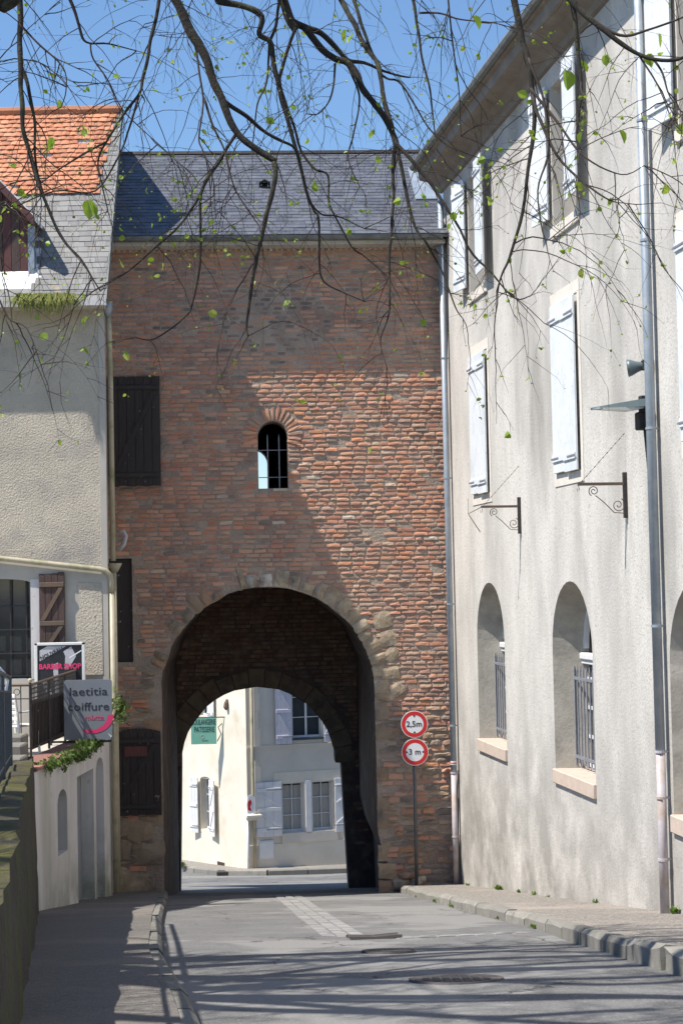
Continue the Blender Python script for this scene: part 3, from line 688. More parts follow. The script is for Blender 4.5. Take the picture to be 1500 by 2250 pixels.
def leaf_shutter(parent, w, h, mt='shutter_white', name='shutter'):
    """leaf from x=0 to w, z=0..h, front at y=-.035"""
    m_ = []
    a = MB(); n = 3
    for i in range(n): a.bbox(i * w / n + .002, (i + 1) * w / n - .002, -.03, 0, 0, h, .004)
    m_.append(a)
    b = MB()
    for z in (.2, h - .22): b.bbox(.02, w - .02, -.052, -.031, z - .05, z + .05, .006)
    m_.append(b); return m_
def shutter_at(parent, M, w, h, mt='shutter_white', name='shutter', brace=False, mid=False):
    a, b = leaf_shutter(None, w, h); a.xf(M); s_ = MB(); s_.box(.004, w - .004, -.01, -.002, .004, h - .004); s_.xf(M); s_ = s_.build(name, mt, parent); a.each('plank', mt, s_)
    if mid: b.bbox(.02, w - .02, -.052, -.031, h * .5 - .05, h * .5 + .05, .006)
    b.xf(M); b.each('ledge', mt, s_)
    if brace:
        c = MB(); c.prism([(.04, .27), (.12, .27), (w - .04, h * .5 - .07), (w - .12, h * .5 - .07)], -.05, -.031)
        c.prism([(.04, h * .5 + .08), (.12, h * .5 + .08), (w - .04, h - .3), (w - .12, h - .3)], -.05, -.031); c.xf(M); c.each('brace', mt, s_)
    d = MB()
    for z in (.2, h - .22): d.box(-.02, w * .6, -.058, -.053, z - .012, z + .012)
    d.xf(M); d.each('strap_hinge', 'grille_grey', s_)
    return s_
for c, up in zip(UWC, uwin):
    mb = MB(); mb.strip(up, 0, .42); wv = mb.build('window', 'surround', rb)
    mb = MB(); mb.sheet(up, .42); mb.build('pane', 'glass', wv)
    mb = MB(); mb.box(c - UW, c - UW + .07, .36, .42, UZ0, UZ1); mb.box(c + UW - .07, c + UW, .36, .42, UZ0, UZ1); mb.box(c - .05, c + .05, .355, .42, UZ0, UZ1); mb.box(c - UW, c + UW, .362, .422, UZ0, UZ0 + .08)
    for z in (5.55, 6.15): mb.box(c - UW, c + UW, .37, .418, z - .018, z + .018)
    mb.build('window_frame', 'white_paint', wv)
    mb = MB(); mb.bbox(c - UW - .12, c + UW + .12, -.035, .28, UZ0 - .17, UZ0, .01); mb.build('window_sill', 'surround', wv)
    mb = MB(); mb.box(c - UW - .1, c - UW - .002, -.014, .1, UZ0, UZ1); mb.box(c + UW + .002, c + UW + .1, -.014, .1, UZ0, UZ1); mb.each('surround', 'surround', wv)
    # leaves: the far one stands a little off the wall, the near one flat on its stops
    shutter_at(rb, T3(c - UW - .02, -.06, UZ0 + .12) @ Matrix.Rotation(rad(9), 4, 'Z') @ Matrix.Rotation(math.pi, 4, 'Z') @ S3(1, -1, 1), .56, 1.9)
    shutter_at(rb, T3(c + UW - .02, -.14, UZ0 + .12) @ Matrix.Rotation(rad(-2), 4, 'Z'), .60, 1.9)
FWC = [2.56, 7.74, 12.85]; FH_, FZ0, FZ1 = .6, 1.47, 3.86
for c in FWC:
    mb = MB()
    mb.prism([(c - .70, FZ0 - .16), (c - .70, FZ1 + .17), (c + .70, FZ1 + .17), (c + .70, FZ0 - .16)], -.012, .05, [[(c - FH_, FZ0), (c - FH_, FZ1), (c + FH_, FZ1), (c + FH_, FZ0)]])
    sv = mb.build('window_surround', 'surround', rb)
    shutter_at(rb, T3(c - FH_ + .01, -.03, FZ0 + .02), FH_ - .015, FZ1 - FZ0 - .03); shutter_at(rb, T3(c + FH_ - .01, -.045, FZ0 + .0) @ S3(-1, 1, 1), FH_ - .015, FZ1 - FZ0 - .03)
# cornice and eave
prof = [(0, 7.22), (-.05, 7.24), (-.07, 7.34), (-.2, 7.42), (-.42, 7.47), (-.44, 7.62), (-.5, 7.64), (-.52, 7.74), (-.3, 7.85), (0.2, 8.25)]
mb = MB(); P = [(x, y, z) for x in (-.12, SEND) for y, z in prof]; n = len(prof)
mb.add(P, [(i, i + 1, i + 1 + n, i + n) for i in range(n - 1)] + [tuple(range(n)), tuple(range(n, 2 * n))]); mb.build('cornice', 'eave', rb)
mb = MB(); mb.add([(x, y, z) for x in (-.16, SEND) for y, z in ((-.56, 7.75), (5, 11.4))], [(0, 1, 3, 2)]); mb.build('roof_slope', 'zinc_dark', rb)
mb = MB(); mb.tube([(-.15, -.53, 7.72), (SEND, -.53, 7.72)], .07, 8); mb.build('eave_gutter', 'zinc_dark', rb)
def downpipe(parent, x, zt, zb, zsplit, r_, marks, lower='pipe_pale', lean=0.0, yoff=-.10):
    mb = MB(); mb.tube([(x, yoff, zt), (x, yoff, zsplit)], r_, 14); p = mb.build('downpipe', 'zinc', parent, smooth=True)
    mb = MB(); mb.tube([(x, yoff, zsplit), (x + lean, yoff, zb)], r_ * .93, 14); mb.build('lower_pipe', lower, p, smooth=True)
    for z in marks:
        mb = MB(); mb.tube([(x, yoff, z - .014), (x, yoff, z + .014)], r_ * 1.14, 14); mb.box(x - .012, x + .012, yoff, .01, z - .01, z + .01); mb.build('pipe_collar', 'zinc' if z > zsplit else lower, p)
    return p
p1 = downpipe(rb, .22, 7.0, -5.45, -3.45, .055, [6.0, 4.1, 1.9, -.4, -2.6, -3.45, -4.6])
mb = MB(); mb.tube([(.22, -.10, -3.3), (.22, -.10, -3.24)], .0565, 14); mb.build('mark_band', 'sign_white', p1); 
mb = MB(); mb.tube([(.22, -.10, -3.285), (.22, -.10, -3.262)], .0575, 14); mb.build('mark_band', 'sign_red', p1)
mb = MB(); mb.tube([(.22, -.10, 6.05), (.1, -.16, 6.2), (-.18, -.2, 6.36), (-.3, -.2, 6.38)], .045, 10); mb.build('gutter_elbow', 'zinc', p1, smooth=True)
downpipe(rb, 11.42, 7.5, -3.85, -1.98, .056, [5.3, 3.9, 1.72, -.55, -1.98, -2.5, -3.2])
# wall brackets with scrolls
def bracket(s, z, label, extra=False):
    t = thing('wall_bracket', label, 'wall bracket', FW, (s, 0, z), 'old sign brackets on the right wall')
    mb = MB(); mb.box(s - .018, s + .018, -.62, 0, z - .018, z + .018); mb.build('arm', 'iron_rust', t)
    mb = MB(); mb.bbox(s - .02, s + .02, -.05, .0, z - .42, z + .14, .004); mb.build('wall_bar', 'iron', t)
    mb = MB(); P = []
    for i in range(26):
        a = i * .42; rr = .012 + .0022 * i; P.append((s, -.42 + rr * math.cos(a), z - .085 + rr * math.sin(a)))
    mb.tube(P, .006, 5)
    P = []
    for i in range(26):
        a = math.pi + i * .42; rr = .014 + .003 * i; P.append((s, -.115 + rr * math.cos(a), z - .26 + rr * math.sin(a)))
    mb.tube(P, .006, 5); mb.tube([(s, -.40, z - .14), (s, -.3, z - .22), (s, -.17, z - .35), (s, -.05, z - .36)], .006, 5); mb.build('scroll', 'iron_rust', t)
    mb = MB(); A = Vector((s, -.6, z)); B = Vector((s, -.01, z + .62)); m_ = 22
    for i in range(m_):
        p = A + (B - A) * ((i + .5) / m_); d = (B - A).normalized() * .016
        mb.tube([p - d, p + d], .006 if i % 2 else .0035, 4)
    mb.build('chain', 'iron_rust', t)
    mb = MB(); mb.tube([(s, -.61, z - .02), (s, -.6, z - .07), (s, -.625, z - .09), (s, -.63, z - .05)], .004, 4); mb.build('hook', 'iron', t)
    if extra:
        mb = MB(); mb.tube([(s - .02, -.6, z), (s - .1, -.8, z - .1), (s - .1, -.62, z - .38)], .009, 4); mb.tube([(s - .1, -.8, z - .1), (s - .1, -.8, z + .14)], .004, 4); mb.build('broken_frame', 'iron_rust', t)
bracket(10.19, 1.16, 'rusty scrolled iron bracket with chain nearest the street lamp')
bracket(5.07, 1.14, 'rusty scrolled iron bracket with broken frame between the two shuttered windows', True)
# street lamp and horn on the second downpipe
t = thing('wall_lamp', 'flat grey street lamp projecting from the right wall by the downpipe', 'street lamp', FW, (11.25, 0, 2.0))
mb = MB(); nn = 9; P = []; 
for i in range(nn):
    f = i / (nn - 1); y = -.08 - .66 * f; w = .13 * (1 - f * .55) * (1 if f < .9 else .6); h = .075 * (1 - f) + .012
    P += [(11.22 - w, y, 2.0 - .03 * f - .012), (11.22 - w * .7, y, 2.0 - .03 * f + h), (11.22 + w * .7, y, 2.0 - .03 * f + h), (11.22 + w, y, 2.0 - .03 * f - .012)]
mb.add(P, [(i * 4 + k, i * 4 + (k + 1) % 4, (i + 1) * 4 + (k + 1) % 4, (i + 1) * 4 + k) for i in range(nn - 1) for k in range(4)] + [(0, 1, 2, 3), tuple((nn - 1) * 4 + k for k in range(4))]); mb.build('lamp_head', 'lamp_body', t)
mb = MB(); mb.prism([(-.62, 1.962), (-.3, 1.94), (-.14, 1.965), (-.14, 1.985), (-.62, 1.972)], 11.12, 11.32); mb.v = [(y, x, z) for x, y, z in mb.v]; mb.build('lens', 'lamp_lens', t)
mb = MB(); mb.bbox(11.17, 11.27, -.16, .0, 1.92, 2.12, .01); mb.build('mounting', 'iron', t)
mb = MB(); mb.bbox(11.14, 11.27, -.2, -.06, 1.72, 1.93, .015); mb.tube([(11.2, -.1, 1.75), (11.2, -.06, 1.2), (11.22, -.02, .9)], .02, 6); mb.build('control_box', 'iron', t)
t = thing('horn_speaker', 'small dark grey cone spotlight above the street lamp', 'spotlight', FW, (11.25, 0, 2.45))
mb = MB(); prof2 = [(.0, .04), (.06, .045), (.12, .06), (.2, .095), (.24, .105), (.243, .09), (.2, .07)]
dv = Vector((-.35, -.9, -.1)).normalized(); o_ = Vector((11.28, -.06, 2.47))
mb.tube([o_ + dv * a for a, b in prof2], [b for a, b in prof2], 16); mb.build('cone', 'lamp_body', t, smooth=True)
mb = MB(); mb.bbox(11.24, 11.32, -.14, 0, 2.41, 2.53, .01); mb.build('mount', 'iron', t)
# weeds along the foot of the wall and kerb
def weed(x, y, z, size, label, name='weed', n=14, mt='plant', cols=((.13, .22, .03), (.2, .3, .05))):
    mb = MB()
    for i in range(n):
        a = R.uniform(0, 6.28); l = size * R.uniform(.5, 1.1); e = R.uniform(.5, 1.35)
        d = Vector((math.cos(a) * math.cos(e), math.sin(a) * math.cos(e), math.sin(e))); sd = Vector((-math.sin(a), math.cos(a), 0)) * size * .16
        b = Vector((x, y, z)) + Vector((R.uniform(-1, 1), R.uniform(-1, 1), 0)) * size * .3
        mb.add([b, b + d * l * .55 + sd, b + d * l + Vector((0, 0, -.1 * l)), b + d * l * .55 - sd], [(0, 1, 2, 3)], R.choice(cols))
    return tag(mb.build(name, mt), label, 'weed', 'weeds on the right pavement')
WS = [(1.0, .06, 'tiny weed at the wall foot beside the far downpipe'), (3.3, .11, 'bushy bright weed at the wall foot below the far niche'), (4.6, .07, 'weed at the wall foot just this side of the far niche'), (5.5, .06, 'small weed at the wall foot midway between the two niches'), (6.3, .04, 'tiniest weed at the wall foot before the near niche'), (8.6, .06, 'small weed at the wall foot right of the near niche'), (11.6, .10, 'weed clump at the foot of the near downpipe')]
for i, (s, sz, lab) in enumerate(WS):
    P = FW @ Vector((s, -.06, 0)); weed(P.x, P.y, zr(P.y) + PAV, sz * 1.3, lab, n=10 + int(sz * 120))
for y, lab in ((27.6, 'farthest weed in the kerb gutter, near the sign post'), (25.6, 'second weed in the kerb gutter from the arch'), (24.0, 'middle one of the five kerb gutter weeds'), (20.5, 'fourth weed in the kerb gutter from the arch'), (18.3, 'nearest weed in the kerb gutter, by the row of setts')): weed(kr(y) - .02, y, zr(y) + .01, R.uniform(.05, .09), lab)

# ================================================================== TRAFFIC SIGN by the arch
sx, sy = 1.22, -.26
t = thing('traffic_sign', 'two round red-rimmed limit signs on one grey post by the arch', 'traffic sign', FG, (sx, sy, -5.47))
mb = MB(); mb.tube([(sx - .02, sy, -5.6), (sx, sy, -2.35)], .032, 12); mb.build('post', 'pole_grey', t, smooth=True)
for zc, body, kind in ((-2.55, '2,5m', 'v'), (-3.05, '3 m', 'h')):
    y0 = sy - .05; r_ = .243
    mb = MB(); mb.tube([(sx, y0, zc), (sx, y0 - .018, zc)], r_, 40); d_ = mb.build('sign_plate', 'sign_white', t)
    def ring(r0, r1, y, mt, nm):
        mb = MB(); n = 40
        P = [(sx + rr * math.cos(2 * math.pi * i / n), y, zc + rr * math.sin(2 * math.pi * i / n)) for i in range(n) for rr in (r0, r1)]
        mb.add(P, [(2 * i, 2 * i + 1, (2 * i + 3) % (2 * n), (2 * i + 2) % (2 * n)) for i in range(n)]); mb.build(nm, mt, d_)
    ring(.165, .232, y0 - .0195, 'sign_red', 'red_rim')
    text(body, .145, T3(sx - .005, y0 - .0205, zc + (.0)) @ UP, 'ink', d_, .0008, bold=.002)
    mb = MB()
    for sg in (-1, 1):
        q = [(-.026, .16), (.026, .16), (0, .118)] if kind == 'v' else [(.162, -.024), (.162, .024), (.122, 0)]
        q = [(a * (sg if kind == 'h' else 1), b * (sg if kind == 'v' else 1)) for a, b in q]
        mb.add([(sx + a, y0 - .0205, zc + b) for a, b in q], [(0, 1, 2)])
    mb.each('arrow_mark', 'ink', d_)
    mb = MB(); mb.box(sx - .05, sx + .05, sy - .04, sy + .035, zc - .02, zc + .02); mb.build('clamp', 'pole_grey', d_)

# ================================================================== LEFT HOUSE (frame: x from its right corner, y into the house)
lh = thing('corner_house', 'beige roughcast house on the left with orange tile and slate roof', 'house', FH, (-1.5, 0, -5.2))
HW = arch(-1.95, .63, -1.55, .12, 10, rise=.10)
mb = MB(); mb.sheet([(-7, -6), (-7, .56 + .75), (-1.9, .58), (0, .33), (0, -6)], 0, [HW]); mb.build('lower_facade', 'smooth_render', lh)
mb = MB(); mb.add([(-7, 0, 1.31), (-1.9, 0, .58), (0, 0, .33), (0, 0, 5.1), (-7, 0, 5.1)], [(0, 1, 2, 3, 4)]); mb.build('upper_facade', 'roughcast', lh)
mb = MB(); mb.add([(-.129 * y, y, z) for y in (0, 2.3) for z in (-6, 5.1)], [(0, 1, 3, 2)]); mb.build('side_wall', 'smooth_render', lh); mb = MB(); mb.add([(-.129 * y, y, z) for y, z in ((-.15, 5.05), (2.15, 9.1), (5.3, 9.72), (8.5, 5.05))], [(0, 1, 2, 3)]); mb.build('gable', 'smooth_render', lh)  # unseen rear of the gable raised to shadow the gate roof
mb = MB(); mb.box(-.10, .006, -.012, .05, -5.6, 5.0); mb.build('corner_bead', 'smooth_render', lh)
# sunlight on the lower wall by the corner, painted as a lighter patch
mb = MB(); mb.prism([(-.52, -1.5), (-.55, -.6), (-.47, -.2), (-.53, .12), (-.1, .1), (-.1, -1.5)], -.02, .005); mb.build('painted_sun_patch', 'roughcast', lh)
mb = MB(); mb.strip(HW, 0, .25, closed=False); hv = mb.build('window', 'smooth_render', lh)
mb = MB(); mb.sheet(HW, .22); mb.build('pane', 'glass', hv)
mb = MB(); mb.box(-2.3, -1.45, .3, .32, -1.5, .0); mb.build('curtain', 'curtain', hv)
for x in (-2.3, -2.02, -1.74, -1.46): mb = MB(); mb.box(x - .012, x + .012, .12, .15, -1.55, .2); mb.build('bar', 'iron', hv)
for z in (-1.5, -1.1, -.68, -.26): mb = MB(); mb.box(-2.6, -1.32, .10, .13, z - .012, z + .012); mb.build('bar', 'iron', hv)
mb = MB(); mb.box(-1.36, -1.2, -.006, .03, -1.55, .2); mb.build('window_jamb', 'white_wall', hv)
# open brown shutter with Z braces
def z_shutter(parent, x0, x1, z0, z1, y):
    s_ = MB(); s_.box(x0, x1, y, y + .012, z0 + .01, z1 - .01); s_ = s_.build('shutter', 'brown_wood', parent, label='open brown plank shutter with Z braces')
    for i in range(4):
        w = (x1 - x0) / 4; mb = MB(); mb.bbox(x0 + i * w + .003, x0 + (i + 1) * w - .003, y - .022, y - .001, z0, z1 - .0 + .02 * (i - 2), .004); mb.build('plank', 'brown_wood', s_)
    zs = [z0 + .14, z0 + (z1 - z0) * .45, z1 - .2]
    for z in zs: mb = MB(); mb.bbox(x0 + .01, x1 - .005, y - .05, y - .023, z - .04, z + .04, .005); mb.build('ledge', 'iron_rust', s_)
    for za, zb in zip(zs, zs[1:]):
        mb = MB(); mb.prism([(x0 + .02, za + .05), (x0 + .1, za + .05), (x1 - .02, zb - .05), (x1 - .1, zb - .05)], y - .045, y - .023); mb.build('brace', 'iron_rust', s_)
z_shutter(lh, -1.2, -.75, -1.3, .30, -.05)
# pipes
mb = MB(); mb.tube([(-3.4, -.07, .80), (-1.9, -.07, .585), (-.15, -.07, .36), (-.02, -.07, .33), (.06, -.05, .25), (.075, -.02, .1), (.075, .0, -.05)], .047, 12); mb.build('sloping_pipe', 'pipe_beige', lh, smooth=True)
mb = MB(); mb.tube([(.075, .02, -.05), (.075, .02, -5.3)], .05, 12); dp = mb.build('downpipe', 'pipe_beige', lh, smooth=True)
mb = MB(); mb.tube([(.075, .3, .44), (.075, .3, -5.3)], .045, 10); mb.tube([(.09, .3, .3), (.09, .3, .42), (.09, .3, .46)], [.05, .12, .13], 12); mb.build('hopper_pipe', 'pipe_beige', lh, smooth=True)
mb = MB(); mb.tube([(.06, .12, 4.9), (.08, .12, 4.6), (.07, .2, 4.2), (.07, .25, 3.7), (.07, .25, .5)], .047, 10); mb.build('upper_downpipe', 'pipe_beige', lh, smooth=True)
mb = MB(); mb.tube([(.06, .02, 5.12), (.06, .05, 4.98), (.06, .1, 4.86)], [.1, .085, .05], 10); mb.build('gutter_funnel', 'zinc', lh, smooth=True)
mb = MB(); mb.tube([(.12, .75, 1.0), (.2, .75, 1.05), (.24, .75, .95), (.2, .75, .8), (.1, .75, .7)], .04, 8); mb.build('pipe_bend', 'pipe_pale', lh, smooth=True)
# gutter board
mb = MB(); mb.box(-6.5, .06, -.34, .0, 4.97, 4.99); mb.build('soffit', 'smooth_render', lh)
mb = MB(); mb.box(-6.5, .1, -.42, -.30, 4.98, 5.085); mb.build('gutter', 'white_wall', lh)
# roof
HS = math.atan2(4.11, 2.51); HL = math.hypot(4.11, 2.51)
HRM = T3(0, -.36, 5.08) @ Matrix.Rotation(HS, 4, 'X')
mb = MB(); mb.box(-7, .09, 0, HL, -.1, -.02); mb.xf(HRM); hr = mb.build('roof', 'slate_lichen', lh)
mb = MB(); mb.add([(x - (.129 * (y - 1.2) if x > 0 else 0), y, z) for x in (-7, .09) for y, z in ((2.15, 9.17), (5.3, 9.78), (8.6, 5.0))], [(0, 1, 4, 3), (1, 2, 5, 4)]); mb.build('unseen_slope', 'slate_lichen', hr)  # rear roof out of sight, shaped to cast shadow on the gate roof
HSC = [(0.165, 0.16, 0.155), (0.19, 0.183, 0.172), (0.145, 0.142, 0.142), (0.2, 0.19, 0.172)]
SV2 = slate_variants(16, HSC); items = []
tb = lambda x: 2.62 + .03 * math.sin(x * 7)
pt = .128; r_ = 0
while r_ * pt < HL - .08:
    t0 = r_ * pt; x = -2.35 + (.1 if r_ % 2 else 0)
    while x < .06:
        w = min(R.uniform(.18, .24), .09 - x); xm = x + w / 2
        tile = t0 > 2.55 and xm < (-.12 - (4.75 - t0) * .085)
        dorm = xm < -1.2 and .15 < t0 < 1.95 - max(0, (xm + 1.75)) * .9
        if not tile and not dorm and w > .05:
            items.append((HRM @ T3(xm, t0 + pt / 2, -.012 + R.uniform(0, .006)) @ Matrix.Rotation(R.gauss(0, .012), 4, 'Z') @ S3(w, pt, 1), R.randrange(16), xm - .2 * t0))
        x += w
    r_ += 1
pieces('slate', 'slates', items, SV2, 'slate_lichen', hr, 300)
TV = []
TC = [(0.53, 0.21, 0.11), (0.58, 0.25, 0.135), (0.46, 0.18, 0.095), (0.52, 0.25, 0.145), (0.36, 0.19, 0.11), (0.31, 0.21, 0.13)]
for k in range(18):
    mb = MB(); kk = R.uniform(.85, 1.12); c = tuple(v * kk for v in TC[min(len(TC) - 1, int(abs(R.gauss(0, 1.5))))]); n = 4; P = []
    for i in range(n + 1):
        x = -.49 + .98 * i / n; bow = .010 * (1 - (2 * i / n - 1) ** 2)
        P += [(x, -.52 + R.uniform(-.05, .05), .030 + bow), (x, .9, .004 + bow * .4), (x, -.52, .010 + bow)]
    mb.add(P, [(i * 3, (i + 1) * 3, (i + 1) * 3 + 1, i * 3 + 1) for i in range(n)] + [(i * 3 + 2, (i + 1) * 3 + 2, (i + 1) * 3, i * 3) for i in range(n)] + [(0, 1, 2), (n * 3, n * 3 + 2, n * 3 + 1)], c); TV.append(mb)
items = []; pt = .118; r_ = 0
while 2.60 + r_ * pt < HL - .03:
    t0 = 2.60 + r_ * pt; x = -2.5 + (.075 if r_ % 2 else 0); xe = -.12 - (4.75 - t0) * .085 + R.uniform(-.03, .03)
    while x < xe:
        w = R.uniform(.145, .165)
        if R.random() > .012: items.append((HRM @ T3(x + w / 2, t0 + pt / 2 + R.gauss(0, .006), -.008 + R.uniform(0, .008)) @ Matrix.Rotation(R.gauss(0, .02), 4, 'Z') @ S3(w, pt, 1), R.randrange(18), x))
        x += w
    r_ += 1
pieces('roof_tile', 'roof_tiles', items, TV, 'tile', hr, 300)
for i in range(14):
    mb = MB(); x = .1 - (i + 1) * .42; mb.tube([(x, 2.15, 9.18 + R.uniform(0, .02)), (x + .43, 2.15, 9.2)], [.1, .09], 8); mb.build('ridge_tile', 'terracotta_ridge', hr)
mb = MB(); mb.box(.085, .11, -.01, HL, -.12, .035); mb.xf(HRM); mb.build('verge_strip', 'zinc_dark', hr)
# dormer
dm_ = MB(); dm_.prism([(-3.2, 5.25), (-3.2, 6.62), (-2.26, 7.68), (-1.32, 6.62), (-1.32, 5.25)], .06, .12); dm_ = dm_.build('dormer', 'red_wood', lh)
for i in range(12):
    x = -3.18 + i * .155; mb = MB(); top = 7.6 - abs(x + .07 + 2.26) * 1.12; mb.box(x, x + .147, .035, .06, 5.3, min(top, 7.4)); mb.build('board', 'red_wood' if i % 2 else 'brown_wood', dm_)
mb = MB(); mb.add([(-1.32, y, z) for y, z in ((.1, 5.25), (.1, 6.62), (1.0, 6.62))], [(0, 1, 2)]); mb.add([(-3.2, y, z) for y, z in ((.1, 5.25), (.1, 6.62), (1.0, 6.62))], [(0, 1, 2)]); mb.each('cheek', 'zinc_dark', dm_)
mb = MB()
for sg in (-1, 1):
    e = -2.26 + sg * 1.10; P = [(-2.26, -.22, 7.84), (e, -.22, 6.62), (e, .9, 6.62), (-2.26, 1.55, 7.84)]
    P += [(p[0], p[1], p[2] - .08) for p in P]; mb.add(P, [(0, 1, 2, 3), (4, 5, 6, 7), (0, 1, 5, 4), (1, 2, 6, 5)])
mb.each('dormer_roof', 'slate_lichen', dm_)
for sg in (-1, 1):
    mb = MB(); e = -2.26 + sg * 1.08; mb.prism([(-2.26, 7.62), (-2.26, 7.79), (e, 6.62), (e, 6.45)], -.26, -.225); mb.build('bargeboard', 'red_wood', dm_)
mb = MB(); mb.box(-1.33, -1.22, .0, .1, 5.25, 6.5); mb.build('corner_post', 'zinc', dm_)
mb = MB(); mb.box(-3.3, -1.2, -.16, .1, 5.2, 5.3, j=.008); mb.build('flashing', 'white_paint', dm_)
# grass rooted in the gutter
mb = MB(); GC = [(.26, .28, .05), (.32, .3, .09), (.2, .25, .04), (.42, .36, .16)]
for i in range(620):
    g = R.random(); x = -1.45 + 1.05 * g + R.gauss(0, .02); big = math.exp(-((x + 1.2) / .16) ** 2) + .9 * math.exp(-((x + .85) / .12) ** 2) + .55 * math.exp(-((x + .58) / .1) ** 2)
    if big < .12: continue
    l = R.uniform(.1, .42) * min(1, big + .25) * R.uniform(.5, 1.1); b = Vector((x, -.38 + R.uniform(-.05, .05), 5.09)); dx = R.gauss(0, .12); out = R.uniform(.04, .22)
    p1_ = b + Vector((dx * .3, -out * .6, .06 + .06 * R.random())); p2_ = b + Vector((dx, -out, -l * .35)); p3_ = b + Vector((dx * 1.2, -out * 1.05, -l)); w = Vector((.006, 0, 0))
    mb.add([b - w, b + w, p1_ + w, p1_ - w, p2_ + w, p2_ - w, p3_], [(0, 1, 2, 3), (3, 2, 4, 5), (5, 4, 6)], R.choice(GC))
mb.xf(FH); tag(mb.build('gutter_grass', 'grass'), 'tuft of long yellow-green grass hanging from the left house gutter', 'grass tuft')
# ================================================================== TERRACE  (frame FT: x away from the camera along the wall, y into the terrace)
SZ = -2.42; TL = 5.22
tr = thing('terrace', 'white rendered terrace wall with doors below the hair salon', 'terrace', FT, (3.2, 0, -4.8))
TW = arch(1.7, .31, -3.85, -3.12, 10, rise=.2); TT = arch(4.4, .32, -5.6, -2.98, 10, rise=.24)
door_o = [(2.7, -5.6), (2.7, -2.86), (3.9, -2.86), (3.9, -5.6)]
body = [(0, -6), (0, SZ - .05), (TL, SZ - .05), (TL, -6)]
mb = MB(); mb.sheet([(0, -6.5), (0, SZ - .06), (TL, SZ - .06), (TL, -6.5)], 0, [TW, door_o, TT])
mb.add([(0, y, z) for y in (0, 4) for z in (-6.5, SZ - .06)], [(0, 1, 3, 2)]); mb.build('wall', 'white_wall', tr)
mb = MB()
for lp in (TW, door_o, TT): mb.strip(lp, 0, .22)
mb.each('reveal', 'white_wall', tr)
mb = MB(); mb.sheet(TW, .2); w_ = mb.build('small_window', 'board_grey', tr)
mb = MB(); mb.box(1.4, 1.44, .1, .2, -3.85, -3.05); mb.build('frame', 'iron', w_)
mb = MB(); mb.sheet(door_o, .2); d_ = mb.build('door', 'door_grey', tr)
mb = MB(); mb.box(3.29, 3.31, .185, .2, -5.5, -2.88); mb.box(2.71, 2.75, .17, .2, -5.5, -2.9); mb.build('door_joint', 'iron', d_)
mb = MB(); mb.tube([(2.82, .18, -3.9), (2.82, .13, -3.9), (2.92, .13, -3.9)], .012, 6); mb.build('handle', 'iron', d_)
mb = MB(); mb.sheet(TT, .2); mb.build('tall_window', 'door_grey', tr)
mb = MB(); mb.box(.0, TL, .3, 4.5, SZ - .12, SZ - .035); mb.build('floor_slab', 'smooth_render', tr)
CP = [(0.30, 0.13, 0.10), (0.26, 0.115, 0.09), (0.34, 0.16, 0.12)]
n = 13
for i in range(n):
    a, b = i * TL / n, (i + 1) * TL / n - .008; mb = MB(); mb.bbox(a, b, -.05, .42, SZ - .05, SZ + R.uniform(-.004, .004), .008, R.choice(CP)); mb.build('coping_tile', 'coping', tr)
# railing along the road side, turning across the near end
RT = -1.39
rl = thing('terrace_railing', 'black wrought iron railing round the salon terrace', 'railing', FT, (3.5, .45, SZ))
X0 = 1.75; path = [(X0, 2.2), (X0, .47), (TL - .05, .47)]
def rail(z, r_, mt='iron'):
    mb = MB(); mb.tube([(X0, 2.2, z), (X0, .47, z)], r_, 6); mb.tube([(X0, .47, z), (TL - .05, .47, z + .06)], r_, 6); return mb
rail(RT, .022).build('top_rail', 'iron_rust', rl); rail(RT - .2, .010).build('middle_rail', 'iron', rl); rail(SZ + .1, .012).build('bottom_rail', 'iron', rl)
ring_me = None
def baluster(x, y, dz):
    global ring_me
    mb = MB(); mb.tube([(x, y, SZ + .1), (x, y, RT + dz)], .0085, 5); mb.build('baluster', 'iron', rl)
nb = 40
bal = MB().tube([(0, 0, SZ + .1), (0, 0, RT)], .0085, 5).mesh('baluster', 'iron')
rg = MB(); rg.tube([(.045 * math.cos(a), 0, .045 * math.sin(a)) for a in [2 * math.pi * i / 10 for i in range(11)]], .006, 4, cap=False); rg = rg.mesh('scroll_ring', 'iron')
for i in range(nb):
    f = i / (nb - 1); x = X0 + (TL - .05 - X0) * f
    place(bal, 'baluster', rl, T3(x, .47, .055 * f)); place(rg, 'scroll_ring', rl, T3(x + .058, .47, RT - .1 + .055 * f))
for i in range(1, 13): place(bal, 'baluster', rl, T3(X0, .47 + i * .14, 0)); place(rg, 'scroll_ring', rl, T3(X0, .53 + i * .14, RT - .1) @ Matrix.Rotation(math.pi / 2, 4, 'Z'))
for x in (X0, 2.9, 4.0, TL - .1):
    mb = MB(); mb.tube([(x, .47, SZ - .02), (x, .47, RT + .03)], .02, 8); mb.build('post', 'iron', rl)
mb = MB(); mb.tube([(X0, .47, RT + .02), (X0, .47, RT + .05), (X0, .47, RT + .08), (X0, .47, RT + .1)], [.012, .035, .035, .008], 8); mb.build('finial', 'pipe_beige', rl)
for i in range(5):
    a_ = X0 + .1 + i * (TL - X0 - .2) / 5; mb = MB(); mb.box(a_, a_ + (TL - X0 - .2) / 5 - .01, .50, .512, SZ + .06, RT - .24); mb.build('reed_screen', 'reed', rl)
